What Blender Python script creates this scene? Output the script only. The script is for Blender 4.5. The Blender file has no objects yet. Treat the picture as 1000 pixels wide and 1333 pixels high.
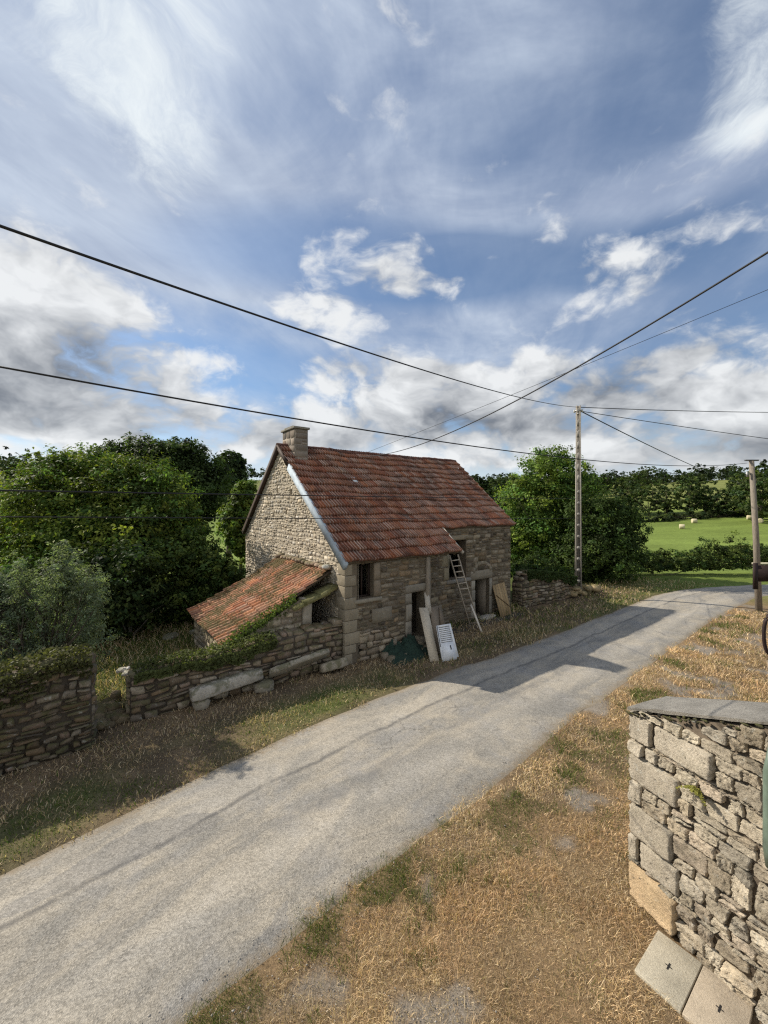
import bpy, math, random
import numpy as np
from mathutils import Vector

scene = bpy.context.scene
COL = scene.collection
R = math.radians

# ------------------------------------------------------------------ camera
cam_data = bpy.data.cameras.new('camera')
cam_data.sensor_fit = 'HORIZONTAL'
cam_data.sensor_width = 36.0
cam_data.lens = 18.9
cam_data.shift_y = -0.0085
cam_data.clip_start = 0.05
cam_data.clip_end = 6000
camera = bpy.data.objects.new('camera', cam_data)
COL.objects.link(camera)
camera.location = (0, 0, 5.0)
camera.rotation_euler = (R(90), 0, 0)
scene.camera = camera

# ------------------------------------------------------------------ sun, exposure
SUN = Vector((-0.928 * 0.812, 0.374 * 0.812, 0.584)).normalized()
sun_data = bpy.data.lights.new('sun', 'SUN')
sun_data.energy = 4.9
sun_data.angle = R(0.5)
sun_data.color = (1.0, 0.92, 0.78)
sun = bpy.data.objects.new('sun', sun_data)
COL.objects.link(sun)
sun.rotation_euler = (-SUN).to_track_quat('-Z', 'Y').to_euler()
scene.render.engine = 'CYCLES'
scene.cycles.use_denoising = False
scene.cycles.filter_width = 1.25
scene.view_settings.view_transform = 'Standard'
scene.view_settings.look = 'None'
scene.view_settings.gamma = 1
scene.view_settings.exposure = 0.36


# ------------------------------------------------------------------ node helpers
class NT:
    def __init__(self, tree):
        self.t = tree
        self.n = tree.nodes
        self.l = tree.links

    def node(self, kind, ins=None, **props):
        n = self.n.new(kind)
        for k, v in props.items():
            setattr(n, k, v)
        if ins:
            for k, v in ins.items():
                self.put(n.inputs[k], v)
        return n

    def put(self, sock, v):
        if isinstance(v, bpy.types.NodeSocket):
            self.l.new(v, sock)
        elif hasattr(v, 'outputs'):
            self.l.new(v.outputs[0], sock)
        else:
            if sock.type == 'RGBA' and len(v) == 3:
                v = (*v, 1)
            sock.default_value = v

    def math(self, op, a, b=0.0, c=None, clamp=False):
        n = self.node('ShaderNodeMath', {0: a, 1: b}, operation=op, use_clamp=clamp)
        if c is not None:
            self.put(n.inputs[2], c)
        return n.outputs[0]

    def vec(self, op, a, b=(0, 0, 0)):
        n = self.node('ShaderNodeVectorMath', {0: a, 1: b}, operation=op)
        return n.outputs['Value'] if op in ('LENGTH', 'DOT_PRODUCT', 'DISTANCE') else n.outputs[0]

    def mix(self, f, a, b, mode='MIX'):
        n = self.node('ShaderNodeMix', data_type='RGBA', blend_type=mode)
        self.put(n.inputs['Factor'], f)
        self.put(n.inputs[6], a)
        self.put(n.inputs[7], b)
        return n.outputs[2]

    def noise(self, v, scale, detail=4.0, rough=0.55, dist=0.0, out='Fac'):
        n = self.node('ShaderNodeTexNoise', {'Vector': v, 'Scale': scale, 'Detail': detail, 'Roughness': rough, 'Distortion': dist})
        return n.outputs[out]

    def rng(self, v, a, b, c=0.0, d=1.0, smooth=True):
        n = self.node('ShaderNodeMapRange', {'Value': v, 'From Min': a, 'From Max': b, 'To Min': c, 'To Max': d})
        n.interpolation_type = 'SMOOTHSTEP' if smooth else 'LINEAR'
        return n.outputs[0]

    def scale(self, v, s):
        return self.vec('MULTIPLY', v, s)


# ------------------------------------------------------------------ world: sky with clouds by direction
world = bpy.data.worlds.new('World')
scene.world = world
world.use_nodes = True
W = NT(world.node_tree)
W.n.clear()
sky = W.node('ShaderNodeTexSky', sky_type='NISHITA')
sky.sun_disc = False
sky.sun_elevation = math.asin(SUN.z)
sky.sun_rotation = math.atan2(SUN.x, SUN.y) % (2 * math.pi)
sky.altitude = 300
sky.air_density = 1.0
sky.dust_density = 0.6
sky.ozone_density = 3.0
D = W.node('ShaderNodeTexCoord').outputs['Generated']
sep = W.node('ShaderNodeSeparateXYZ', {0: D})
DZ = sep.outputs['Z']
SKY_GAIN = 0.08


def sky_dir(u, v):
    d = Vector(((u - 500) / 525.0, 1.0, (658 - v) / 525.0))
    return d.normalized()


def blob(u, v, ru, rv, soft=0.35):
    """soft elliptical region of the sky dome round a direction (0..1)"""
    c = sky_dir(u, v)
    k = c.y
    right = Vector((c.y, -c.x, 0)).normalized()
    up = right.cross(c).normalized()
    if up.z < 0:
        up = -up
    su = 525.0 / (ru * k)
    sv = 525.0 / (rv * k)
    dv = W.vec('SUBTRACT', D, tuple(c))
    a = W.vec('DOT_PRODUCT', dv, tuple(right * su))
    b = W.vec('DOT_PRODUCT', dv, tuple(up * sv))
    q = W.math('ADD', W.math('MULTIPLY', a, a), W.math('MULTIPLY', b, b))
    return W.rng(q, 0.0, 1.9, 1.0, 0.0)


def total(items):
    out = items[0]
    for i in items[1:]:
        out = W.math('ADD', out, i)
    return out


# high veil: streaks on a plane overhead
zc = W.math('MAXIMUM', DZ, 0.10)
plane = W.node('ShaderNodeCombineXYZ', {0: W.math('DIVIDE', sep.outputs['X'], zc), 1: W.math('DIVIDE', sep.outputs['Y'], zc), 2: 0.0}).outputs[0]
rot = W.node('ShaderNodeVectorRotate', {'Vector': plane, 'Angle': R(14)}, rotation_type='Z_AXIS').outputs[0]
veil_n = W.noise(W.scale(rot, (1.15, 0.5, 1)), 1.0, 6, 0.52, 0.9)
veil_f = W.noise(W.scale(rot, (3.2, 0.8, 1)), 1.3, 7, 0.62, 1.2)
veil_s = W.noise(W.scale(D, (1.0, 1.0, 2.2)), 2.4, 6, 0.58, 0.6)
veil = W.math('ADD', W.math('MULTIPLY', veil_n, 0.42), W.math('ADD', W.math('MULTIPLY', veil_f, 0.16), W.math('MULTIPLY', veil_s, 0.52)))
veil_a = W.rng(veil, 0.40, 0.74, 0.0, 0.62)
veil_a = W.math('ADD', veil_a, W.rng(DZ, 0.30, 0.62, 0.10, 0.44))
milky = W.math('MINIMUM', total([W.math('MULTIPLY', blob(120, 240, 260, 110), 0.55), W.math('MULTIPLY', blob(430, 270, 260, 60), 0.30), W.math('MULTIPLY', blob(880, 235, 170, 34), 0.45), W.math('MULTIPLY', blob(640, 430, 260, 60), 0.25), W.math('MULTIPLY', blob(300, 340, 180, 40), 0.3)]), 0.7)
blue = W.math('MINIMUM', total([blob(450, 330, 200, 50), blob(640, 350, 190, 42), blob(310, 480, 150, 36), W.math('MULTIPLY', blob(860, 90, 100, 90), 0.8), W.math('MULTIPLY', blob(870, 330, 120, 36), 0.7), W.math('MULTIPLY', blob(650, 160, 80, 60), 0.5)]), 1.0)
veil_a = W.math('MULTIPLY', W.math('ADD', veil_a, milky, clamp=True), W.math('SUBTRACT', 1.0, W.math('MULTIPLY', blue, 0.72)))

# cumulus: billowy density on the dome, gathered where the banks stand
P3 = W.scale(D, (1.0, 1.0, 1.6))
warp = W.noise(P3, 3.4, 4, 0.55, 0.0, 'Color')
PW = W.vec('ADD', P3, W.scale(W.vec('SUBTRACT', warp, (0.5, 0.5, 0.5)), (0.20, 0.20, 0.16)))
toward = Vector((-0.05, 0.0, 0.085))
dens = W.noise(PW, 5.2, 10, 0.60)
d_a = W.noise(PW, 5.2, 5, 0.56)
d_b = W.noise(W.vec('ADD', PW, tuple(toward)), 5.2, 5, 0.56)
banks = total([
    W.math('MULTIPLY', blob(55, 400, 190, 85), 1.0), W.math('MULTIPLY', blob(30, 480, 190, 70), 0.9),
    W.math('MULTIPLY', blob(230, 475, 120, 24), 0.6),
    W.math('MULTIPLY', blob(230, 540, 260, 40), 0.85), W.math('MULTIPLY', blob(90, 580, 240, 26), 0.6),
    W.math('MULTIPLY', blob(480, 495, 120, 44), 0.85), W.math('MULTIPLY', blob(670, 520, 170, 56), 0.95),
    W.math('MULTIPLY', blob(560, 575, 220, 34), 0.75),
    W.math('MULTIPLY', blob(545, 352, 80, 34), 0.52), W.math('MULTIPLY', blob(412, 405, 70, 30), 0.58),
    W.math('MULTIPLY', blob(795, 365, 70, 50), 0.55), W.math('MULTIPLY', blob(706, 275, 50, 36), 0.52),
    W.math('MULTIPLY', blob(900, 490, 120, 40), 0.72), W.math('MULTIPLY', blob(985, 530, 90, 36), 0.6),
    W.math('MULTIPLY', blob(850, 590, 230, 36), 0.95), W.math('MULTIPLY', blob(960, 560, 120, 40), 0.6), W.math('MULTIPLY', blob(900, 430, 90, 36), 0.42),
])
banks = W.math('MINIMUM', banks, 1.1)
behind = W.rng(sep.outputs['Y'], 0.1, -0.4, 0.0, 0.5)  # unseen cloud cover behind the camera, thickened to fill the shaded cottage front
puff = W.node('ShaderNodeTexVoronoi', {'Vector': PW, 'Scale': 11.0, 'Smoothness': 0.4}, feature='SMOOTH_F1').outputs['Distance']
puff2 = W.node('ShaderNodeTexVoronoi', {'Vector': W.vec('ADD', PW, W.scale(warp, (0.05, 0.05, 0.05))), 'Scale': 27.0, 'Smoothness': 0.4}, feature='SMOOTH_F1').outputs['Distance']
billow = W.math('SUBTRACT', 0.42, W.math('ADD', W.math('MULTIPLY', puff, 0.65), W.math('MULTIPLY', puff2, 0.35)))
dens = W.math('ADD', dens, W.math('MULTIPLY', billow, 0.22))
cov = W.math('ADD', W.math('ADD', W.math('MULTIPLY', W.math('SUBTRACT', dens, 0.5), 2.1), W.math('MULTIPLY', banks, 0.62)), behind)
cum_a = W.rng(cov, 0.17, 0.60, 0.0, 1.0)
# bright wisps of thin cloud near the top corners
wisp_n = W.noise(W.vec('ADD', W.scale(D, (1.0, 1.4, 1.0)), W.scale(warp, (0.16, 0.16, 0.16))), 4.6, 10, 0.68, 0.7)
wisps = W.math('MINIMUM', total([W.math('MULTIPLY', blob(190, 90, 100, 130), 0.64), W.math('MULTIPLY', blob(50, 30, 150, 80), 0.46), W.math('MULTIPLY', blob(1015, 60, 80, 130), 0.62), W.math('MULTIPLY', blob(860, 210, 120, 18), 0.3)]), 0.9)
wisp_a = W.math('MULTIPLY', W.rng(W.math('ADD', wisp_n, W.math('MULTIPLY', wisps, 0.42)), 0.58, 1.0), W.rng(wisps, 0.0, 0.25))
horizon_mist = W.rng(DZ, 0.0, 0.20, 0.72, 0.0)
# light and grey sides of the cumulus
rim = W.math('SUBTRACT', d_a, d_b)
thick = W.rng(cov, 0.35, 1.1, 0.0, 1.0)
lit = W.math('ADD', W.math('SUBTRACT', W.math('MULTIPLY', rim, 3.4), W.math('MULTIPLY', thick, 0.30)), W.math('ADD', 0.70, W.math('MULTIPLY', W.math('SUBTRACT', dens, 0.5), 1.6)))
grey_zone = W.math('MINIMUM', total([W.math('MULTIPLY', blob(50, 500, 180, 50), 0.6), W.math('MULTIPLY', blob(40, 440, 100, 40), 0.3), W.math('MULTIPLY', blob(230, 552, 260, 24), 0.35),
                                     W.math('MULTIPLY', blob(680, 545, 170, 34), 0.4), W.math('MULTIPLY', blob(560, 535, 90, 26), 0.3), W.math('MULTIPLY', blob(920, 500, 130, 40), 0.5), W.math('MULTIPLY', blob(850, 600, 190, 18), 0.25), W.math('MULTIPLY', blob(930, 410, 120, 50), 0.35)]), 0.6)
lit = W.rng(W.math('SUBTRACT', lit, W.math('MULTIPLY', grey_zone, 1.0)), -0.55, 0.95, 0.0, 1.0, smooth=False)
cum_c = W.mix(lit, (0.125, 0.137, 0.158), (0.57, 0.58, 0.585))
veil_c = W.mix(W.rng(veil, 0.42, 0.78), (0.225, 0.272, 0.37), (0.42, 0.475, 0.555))
base = W.mix(1.0, W.scale(sky.outputs[0], (SKY_GAIN,) * 3), (0.94, 1.0, 1.02), 'MULTIPLY')
c1 = W.mix(veil_a, base, veil_c)
c1 = W.mix(wisp_a, c1, (0.56, 0.60, 0.62))
c1 = W.mix(horizon_mist, c1, (0.50, 0.54, 0.58))
c2 = W.mix(W.math('MULTIPLY', cum_a, 0.95), c1, cum_c)
# below the horizon: plain ground bounce colour
c3 = W.mix(W.rng(DZ, -0.04, 0.0), (0.06, 0.065, 0.045), c2)
bg = W.node('ShaderNodeBackground', {'Color': c3, 'Strength': 1.2})
W.l.new(bg.outputs[0], W.node('ShaderNodeOutputWorld').inputs['Surface'])


# ------------------------------------------------------------------ mesh builder and object helpers
class MB:
    def __init__(self):
        self.v, self.f, self.c, self.n, self.uv = [], [], [], 0, []

    def add(self, verts, faces, tint=(1, 1, 1)):
        verts = np.asarray(verts, float).reshape(-1, 3)
        self.v.append(verts)
        t = np.asarray(tint, float)
        if t.ndim == 1:
            t = np.tile(t, (len(verts), 1))
        self.c.append(t)
        if isinstance(faces, np.ndarray):
            self.f.append(faces + self.n)
        else:
            self.f.append([[i + self.n for i in f] for f in faces])
        self.n += len(verts)
        return self

    def box(self, lo, hi, tint=(1, 1, 1), jit=0.0, rnd=None):
        (a, b, c), (d, e, f) = lo, hi
        v = np.array([(a, b, c), (d, b, c), (d, e, c), (a, e, c), (a, b, f), (d, b, f), (d, e, f), (a, e, f)], float)
        if jit:
            v += (rnd or random).random() * 0 + np.array([[(rnd or random).uniform(-jit, jit) for _ in range(3)] for _ in range(8)])
        return self.add(v, [(3, 2, 1, 0), (4, 5, 6, 7), (0, 1, 5, 4), (1, 2, 6, 5), (2, 3, 7, 6), (3, 0, 4, 7)], tint)

    def hexa(self, v8, tint=(1, 1, 1)):
        return self.add(v8, [(3, 2, 1, 0), (4, 5, 6, 7), (0, 1, 5, 4), (1, 2, 6, 5), (2, 3, 7, 6), (3, 0, 4, 7)], tint)

    def tube(self, pts, radii, sides=8, tint=(1, 1, 1), cap=True):
        pts = np.asarray(pts, float)
        n = len(pts)
        if np.isscalar(radii):
            radii = [radii] * n
        tang = np.gradient(pts, axis=0)
        out = []
        for i in range(n):
            t = tang[i] / (np.linalg.norm(tang[i]) + 1e-9)
            a = np.array((0, 0, 1.0)) if abs(t[2]) < 0.9 else np.array((1.0, 0, 0))
            x = np.cross(t, a)
            x /= np.linalg.norm(x)
            y = np.cross(t, x)
            for k in range(sides):
                ang = 2 * math.pi * k / sides
                out.append(pts[i] + radii[i] * (x * math.cos(ang) + y * math.sin(ang)))
        fs = []
        for i in range(n - 1):
            for k in range(sides):
                k2 = (k + 1) % sides
                fs.append((i * sides + k, i * sides + k2, (i + 1) * sides + k2, (i + 1) * sides + k))
        if cap:
            fs.append(tuple(range(sides))[::-1])
            fs.append(tuple((n - 1) * sides + k for k in range(sides)))
        return self.add(out, fs, tint)

    def build(self, name, material, parent=None, smooth=False):
        me = bpy.data.meshes.new(name)
        V = np.concatenate(self.v) if self.v else np.zeros((0, 3))
        starts, totals, loops = [], [], []
        p = 0
        for f in self.f:
            if isinstance(f, np.ndarray):
                m, k = f.shape
                loops.append(f.reshape(-1))
                starts.append(p + np.arange(m) * k)
                totals.append(np.full(m, k))
                p += m * k
            else:
                for q in f:
                    loops.append(np.array(q))
                    starts.append(np.array([p]))
                    totals.append(np.array([len(q)]))
                    p += len(q)
        L = np.concatenate(loops).astype(np.int32)
        S = np.concatenate(starts).astype(np.int32)
        T = np.concatenate(totals).astype(np.int32)
        me.vertices.add(len(V))
        me.vertices.foreach_set('co', V.astype(np.float32).ravel())
        me.loops.add(len(L))
        me.loops.foreach_set('vertex_index', L)
        me.polygons.add(len(S))
        me.polygons.foreach_set('loop_start', S)
        me.polygons.foreach_set('loop_total', T)
        me.update(calc_edges=True)
        C = np.concatenate(self.c)
        at = me.color_attributes.new('tint', 'FLOAT_COLOR', 'POINT')
        at.data.foreach_set('color', np.concatenate([C, np.ones((len(C), 1))], 1).astype(np.float32).ravel())
        if self.uv:
            uvs = np.concatenate(self.uv)[L]
            lay = me.uv_layers.new(name='UVMap')
            lay.data.foreach_set('uv', uvs.astype(np.float32).ravel())
        if smooth:
            me.polygons.foreach_set('use_smooth', np.ones(len(S), bool))
        me.validate()
        me.materials.append(material)
        o = bpy.data.objects.new(name, me)
        COL.objects.link(o)
        if parent is not None:
            o.parent = parent
        return o


def tag(o, label=None, cat=None, group=None, kind=None):
    if label:
        o['label'] = label
    if cat:
        o['category'] = cat
    if group:
        o['group'] = group
    if kind:
        o['kind'] = kind
    return o


def thing(name, label, cat, loc=(0, 0, 0), rz=0.0, group=None):
    o = bpy.data.objects.new(name, None)
    o.empty_display_size = 0.2
    COL.objects.link(o)
    o.location = loc
    o.rotation_euler = (0, 0, rz)
    return tag(o, label, cat, group)


def dup(o, parent=None):
    c = o.copy()
    COL.objects.link(c)
    c.parent = parent
    for ch in list(o.children):
        dup(ch, c)
    return c


def ground_point(u, v, z=0.0):
    d = 525.0 * (5.0 - z) / (v - 658.0)
    return np.array(((u - 500) / 525.0 * d, d, z))


def at_depth(u, v, d):
    return np.array(((u - 500) / 525.0 * d, d, 5.0 + (658 - v) / 525.0 * d))


# ------------------------------------------------------------------ materials
def material(name):
    m = bpy.data.materials.new(name)
    m.use_nodes = True
    n = NT(m.node_tree)
    n.n.clear()
    return m, n


def finish(n, col, rough=0.9, bump=None, strength=0.4, dist=0.02, spec=0.3, metal=0.0):
    b = n.node('ShaderNodeBsdfPrincipled')
    n.put(b.inputs['Base Color'], col)
    n.put(b.inputs['Roughness'], rough)
    n.put(b.inputs['Metallic'], metal)
    n.put(b.inputs['Specular IOR Level'], spec)
    if bump is not None:
        bp = n.node('ShaderNodeBump', {'Height': bump, 'Strength': strength, 'Distance': dist})
        n.l.new(bp.outputs[0], b.inputs['Normal'])
    n.l.new(b.outputs[0], n.node('ShaderNodeOutputMaterial').inputs['Surface'])


def tint_of(n):
    return n.node('ShaderNodeAttribute', attribute_name='tint').outputs['Color']


def stone_mat(name, fine=30.0, lichen=0.3, moss=0.0, contrast=0.5, bump=0.5, ls=1.0):
    m, n = material(name)
    co = n.node('ShaderNodeTexCoord').outputs['Object']
    t = tint_of(n)
    a = n.noise(co, 3.0, 6, 0.6)
    b = n.noise(co, fine, 5, 0.7)
    c = n.noise(co, fine * 3.2, 3, 0.6)
    f = n.math('ADD', n.math('MULTIPLY', a, 0.5), n.math('ADD', n.math('MULTIPLY', b, 0.6), n.math('MULTIPLY', c, 0.35)))
    g = n.rng(f, 0.4, 1.05, 1.0 - contrast, 1.0 + contrast, smooth=False)
    col = n.mix(1.0, t, n.node('ShaderNodeCombineXYZ', {0: g, 1: g, 2: g}).outputs[0], 'MULTIPLY')
    if lichen:
        l1 = n.rng(n.noise(co, 6.0 * ls, 7, 0.75, 0.6), 0.58, 0.66)
        col = n.mix(n.math('MULTIPLY', l1, lichen), col, (0.46, 0.45, 0.40))
        l2 = n.rng(n.noise(n.vec('ADD', co, (7.1, 3.3, 1.2)), 9.0 * ls, 7, 0.75, 0.4), 0.585, 0.665)
        col = n.mix(n.math('MULTIPLY', l2, lichen * 1.4), col, (0.055, 0.05, 0.042))
    if moss:
        geo = n.node('ShaderNodeNewGeometry')
        up = n.node('ShaderNodeSeparateXYZ', {0: geo.outputs['Normal']}).outputs['Z']
        k = n.math('ADD', n.noise(n.vec('ADD', co, (2.0, 9.0, 4.0)), 4.0, 6, 0.65), n.math('MULTIPLY', up, 0.12))
        col = n.mix(n.math('MULTIPLY', n.rng(k, 0.52, 0.62), moss), col, (0.085, 0.085, 0.03))
    finish(n, col, 0.93, n.math('ADD', n.math('MULTIPLY', b, 0.7), n.math('MULTIPLY', c, 0.5)), bump, 0.02, 0.2)
    return m


M = {}
M['gable_stone'] = stone_mat('gable_stone', 26, 0.35, 0, 0.5, 0.5)
M['front_stone'] = stone_mat('front_stone', 24, 0.42, 0.25, 0.7, 0.8)
M['dressed_stone'] = stone_mat('dressed_stone', 34, 0.35, 0.0, 0.4, 0.4)
M['field_stone'] = stone_mat('field_stone', 22, 0.6, 0.6, 0.6, 0.7)
M['near_stone'] = stone_mat('near_stone', 48, 0.62, 0.10, 0.8, 1.0, 1.8)
M['coping'] = stone_mat('coping_granite', 70, 0.5, 0.0, 0.9, 1.0, 2.4)
M['slab'] = stone_mat('paving_concrete', 70, 0.22, 0.0, 0.6, 0.7, 1.6)
M['mortar'] = stone_mat('lime_mortar', 40, 0.0, 0.0, 0.5, 0.8)


def simple_mat(name, col, rough=0.7, var=0.3, scale=12.0, stretch=(1, 1, 1), metal=0.0, spec=0.3, bump=0.2, use_tint=True, dirt=0.0):
    m, n = material(name)
    co = n.scale(n.node('ShaderNodeTexCoord').outputs['Object'], stretch)
    f = n.noise(co, scale, 6, 0.65)
    g = n.rng(f, 0.3, 0.7, 1 - var, 1 + var, smooth=False)
    c = n.mix(1.0, col, n.node('ShaderNodeCombineXYZ', {0: g, 1: g, 2: g}).outputs[0], 'MULTIPLY')
    if use_tint:
        c = n.mix(1.0, c, tint_of(n), 'MULTIPLY')
    if dirt:
        c = n.mix(n.math('MULTIPLY', n.rng(n.noise(co, scale * 0.35, 5, 0.7), 0.5, 0.7), dirt), c, (0.06, 0.05, 0.035))
    finish(n, c, rough, f, bump, 0.01, spec, metal)
    return m


M['old_wood'] = simple_mat('weathered_wood', (0.23, 0.19, 0.145), 0.85, 0.5, 9, (6, 6, 0.8), dirt=0.3)
M['pale_wood'] = simple_mat('pale_wood', (0.46, 0.41, 0.34), 0.8, 0.35, 9, (6, 6, 0.8), dirt=0.2)
M['tan_wood'] = simple_mat('tan_wood', (0.36, 0.25, 0.13), 0.8, 0.35, 7, (6, 6, 0.8), dirt=0.35)
M['dark_wood'] = simple_mat('dark_wood', (0.035, 0.022, 0.017), 0.75, 0.4, 9, (5, 5, 0.8))
M['pole_wood'] = simple_mat('pole_wood', (0.21, 0.18, 0.145), 0.85, 0.4, 7, (8, 8, 0.6), dirt=0.3)
M['white_paint'] = simple_mat('white_paint', (0.74, 0.74, 0.74), 0.55, 0.1, 8, dirt=0.12)
M['zinc'] = simple_mat('zinc_sheet', (0.36, 0.415, 0.47), 0.75, 0.22, 5, (1, 1, 1), 0.0, 0.2)
M['concrete'] = simple_mat('pole_concrete', (0.33, 0.305, 0.27), 0.85, 0.3, 14, dirt=0.25)
M['steel'] = simple_mat('galvanised_steel', (0.32, 0.32, 0.32), 0.5, 0.2, 14, metal=0.6)
M['cable'] = simple_mat('cable_sheath', (0.018, 0.018, 0.02), 0.6, 0.2, 20)
M['ceramic'] = simple_mat('glazed_insulator', (0.55, 0.53, 0.48), 0.25, 0.1, 20, spec=0.6)
M['dark_inside'] = simple_mat('earth_floor', (0.05, 0.042, 0.034), 0.95, 0.3, 6)
M['bark'] = simple_mat('bark', (0.085, 0.07, 0.052), 0.95, 0.5, 10, (3, 3, 0.6), bump=0.6)
M['dead_wood'] = simple_mat('dead_wood', (0.19, 0.165, 0.135), 0.9, 0.4, 10, (3, 3, 0.6))
M['straw_bale'] = simple_mat('straw_bale', (0.52, 0.46, 0.30), 0.9, 0.35, 14, bump=0.6)
M['green_pipe'] = simple_mat('green_pipe', (0.12, 0.16, 0.125), 0.35, 0.6, 4, (1, 1, 0.5), spec=0.5)
M['net'] = simple_mat('green_net', (0.02, 0.04, 0.028), 0.9, 0.8, 40, bump=1.0)
M['rust_iron'] = simple_mat('dark_rusty_iron', (0.022, 0.011, 0.010), 0.7, 0.5, 14)
M['cream'] = simple_mat('cream_board', (0.60, 0.56, 0.42), 0.7, 0.1, 4)


def tile_mat(name, moss, lichen, dark):
    m, n = material(name)
    co = n.node('ShaderNodeTexCoord').outputs['Object']
    t = tint_of(n)
    st = n.node('ShaderNodeAttribute', attribute_name='UVMap')
    f = n.noise(co, 14.0, 6, 0.7)
    g = n.rng(f, 0.3, 0.7, 0.6, 1.35, smooth=False)
    c = n.mix(1.0, t, n.node('ShaderNodeCombineXYZ', {0: g, 1: g, 2: g}).outputs[0], 'MULTIPLY')
    dk = n.rng(n.noise(n.vec('ADD', co, (3, 1, 8)), 1.6, 7, 0.72), 0.45, 0.66)
    c = n.mix(n.math('MULTIPLY', dk, dark), c, (0.045, 0.032, 0.028))
    li = n.rng(n.noise(n.vec('ADD', co, (13, 5, 2)), 11.0, 5, 0.75), 0.54, 0.68)
    c = n.mix(n.math('MULTIPLY', li, lichen), c, (0.40, 0.36, 0.33))
    if moss:
        mo = n.rng(n.math('ADD', n.math('MULTIPLY', n.noise(n.vec('ADD', co, (5, 5, 5)), 1.0, 4, 0.6), 0.7), n.math('MULTIPLY', n.noise(co, 13.0, 6, 0.75), 0.75)), 0.65, 0.81)
        c = n.mix(n.math('MULTIPLY', mo, moss), c, (0.095, 0.08, 0.03))
    finish(n, c, 0.88, f, 0.6, 0.012, 0.25)
    return m


M['roof_tile'] = tile_mat('roof_tile_red', 0.0, 0.40, 0.6)
M['shed_tile'] = tile_mat('roof_tile_orange', 0.92, 0.25, 0.35)


def leaf_mat(name, trans=0.42, gloss=0.6):
    m, n = material(name)
    t = tint_of(n)
    b = n.node('ShaderNodeBsdfPrincipled')
    n.put(b.inputs['Base Color'], t)
    n.put(b.inputs['Roughness'], gloss)
    n.put(b.inputs['Specular IOR Level'], 0.12)
    tr = n.node('ShaderNodeBsdfTranslucent', {'Color': n.mix(1.0, t, (1.15, 1.3, 0.6), 'MULTIPLY')})
    mx = n.node('ShaderNodeMixShader', {0: trans, 1: b.outputs[0], 2: tr.outputs[0]})
    n.l.new(mx.outputs[0], n.node('ShaderNodeOutputMaterial').inputs['Surface'])
    return m


M['leaf'] = leaf_mat('leaf')
M['grass'] = leaf_mat('grass_blade', 0.3, 0.7)


def ground_mat():
    m, n = material('ground_soil_and_turf')
    co = n.node('ShaderNodeTexCoord').outputs['Object']
    t = tint_of(n)
    a = n.noise(co, 1.3, 6, 0.65)
    b = n.noise(co, 14.0, 6, 0.75)
    c = n.noise(co, 60.0, 3, 0.7)
    d = n.noise(n.scale(co, (1, 1, 0.2)), 0.06, 4, 0.6)
    f = n.math('ADD', n.math('MULTIPLY', a, 0.45), n.math('ADD', n.math('MULTIPLY', b, 0.65), n.math('ADD', n.math('MULTIPLY', c, 0.4), n.math('MULTIPLY', d, 0.3))))
    s1 = n.noise(n.scale(co, (90, 14, 1)), 1.0, 3, 0.6, 1.5)
    s2 = n.noise(n.scale(co, (14, 90, 1)), 1.0, 3, 0.6, 1.5)
    f = n.math('ADD', f, n.math('MULTIPLY', n.math('SUBTRACT', n.math('MAXIMUM', s1, s2), 0.56), 1.1))
    g = n.rng(f, 0.55, 1.25, 0.3, 1.75, smooth=False)
    col = n.mix(1.0, t, n.node('ShaderNodeCombineXYZ', {0: g, 1: g, 2: g}).outputs[0], 'MULTIPLY')
    finish(n, col, 0.97, n.math('ADD', b, n.math('MULTIPLY', c, 0.5)), 0.7, 0.03, 0.1)
    return m


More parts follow.
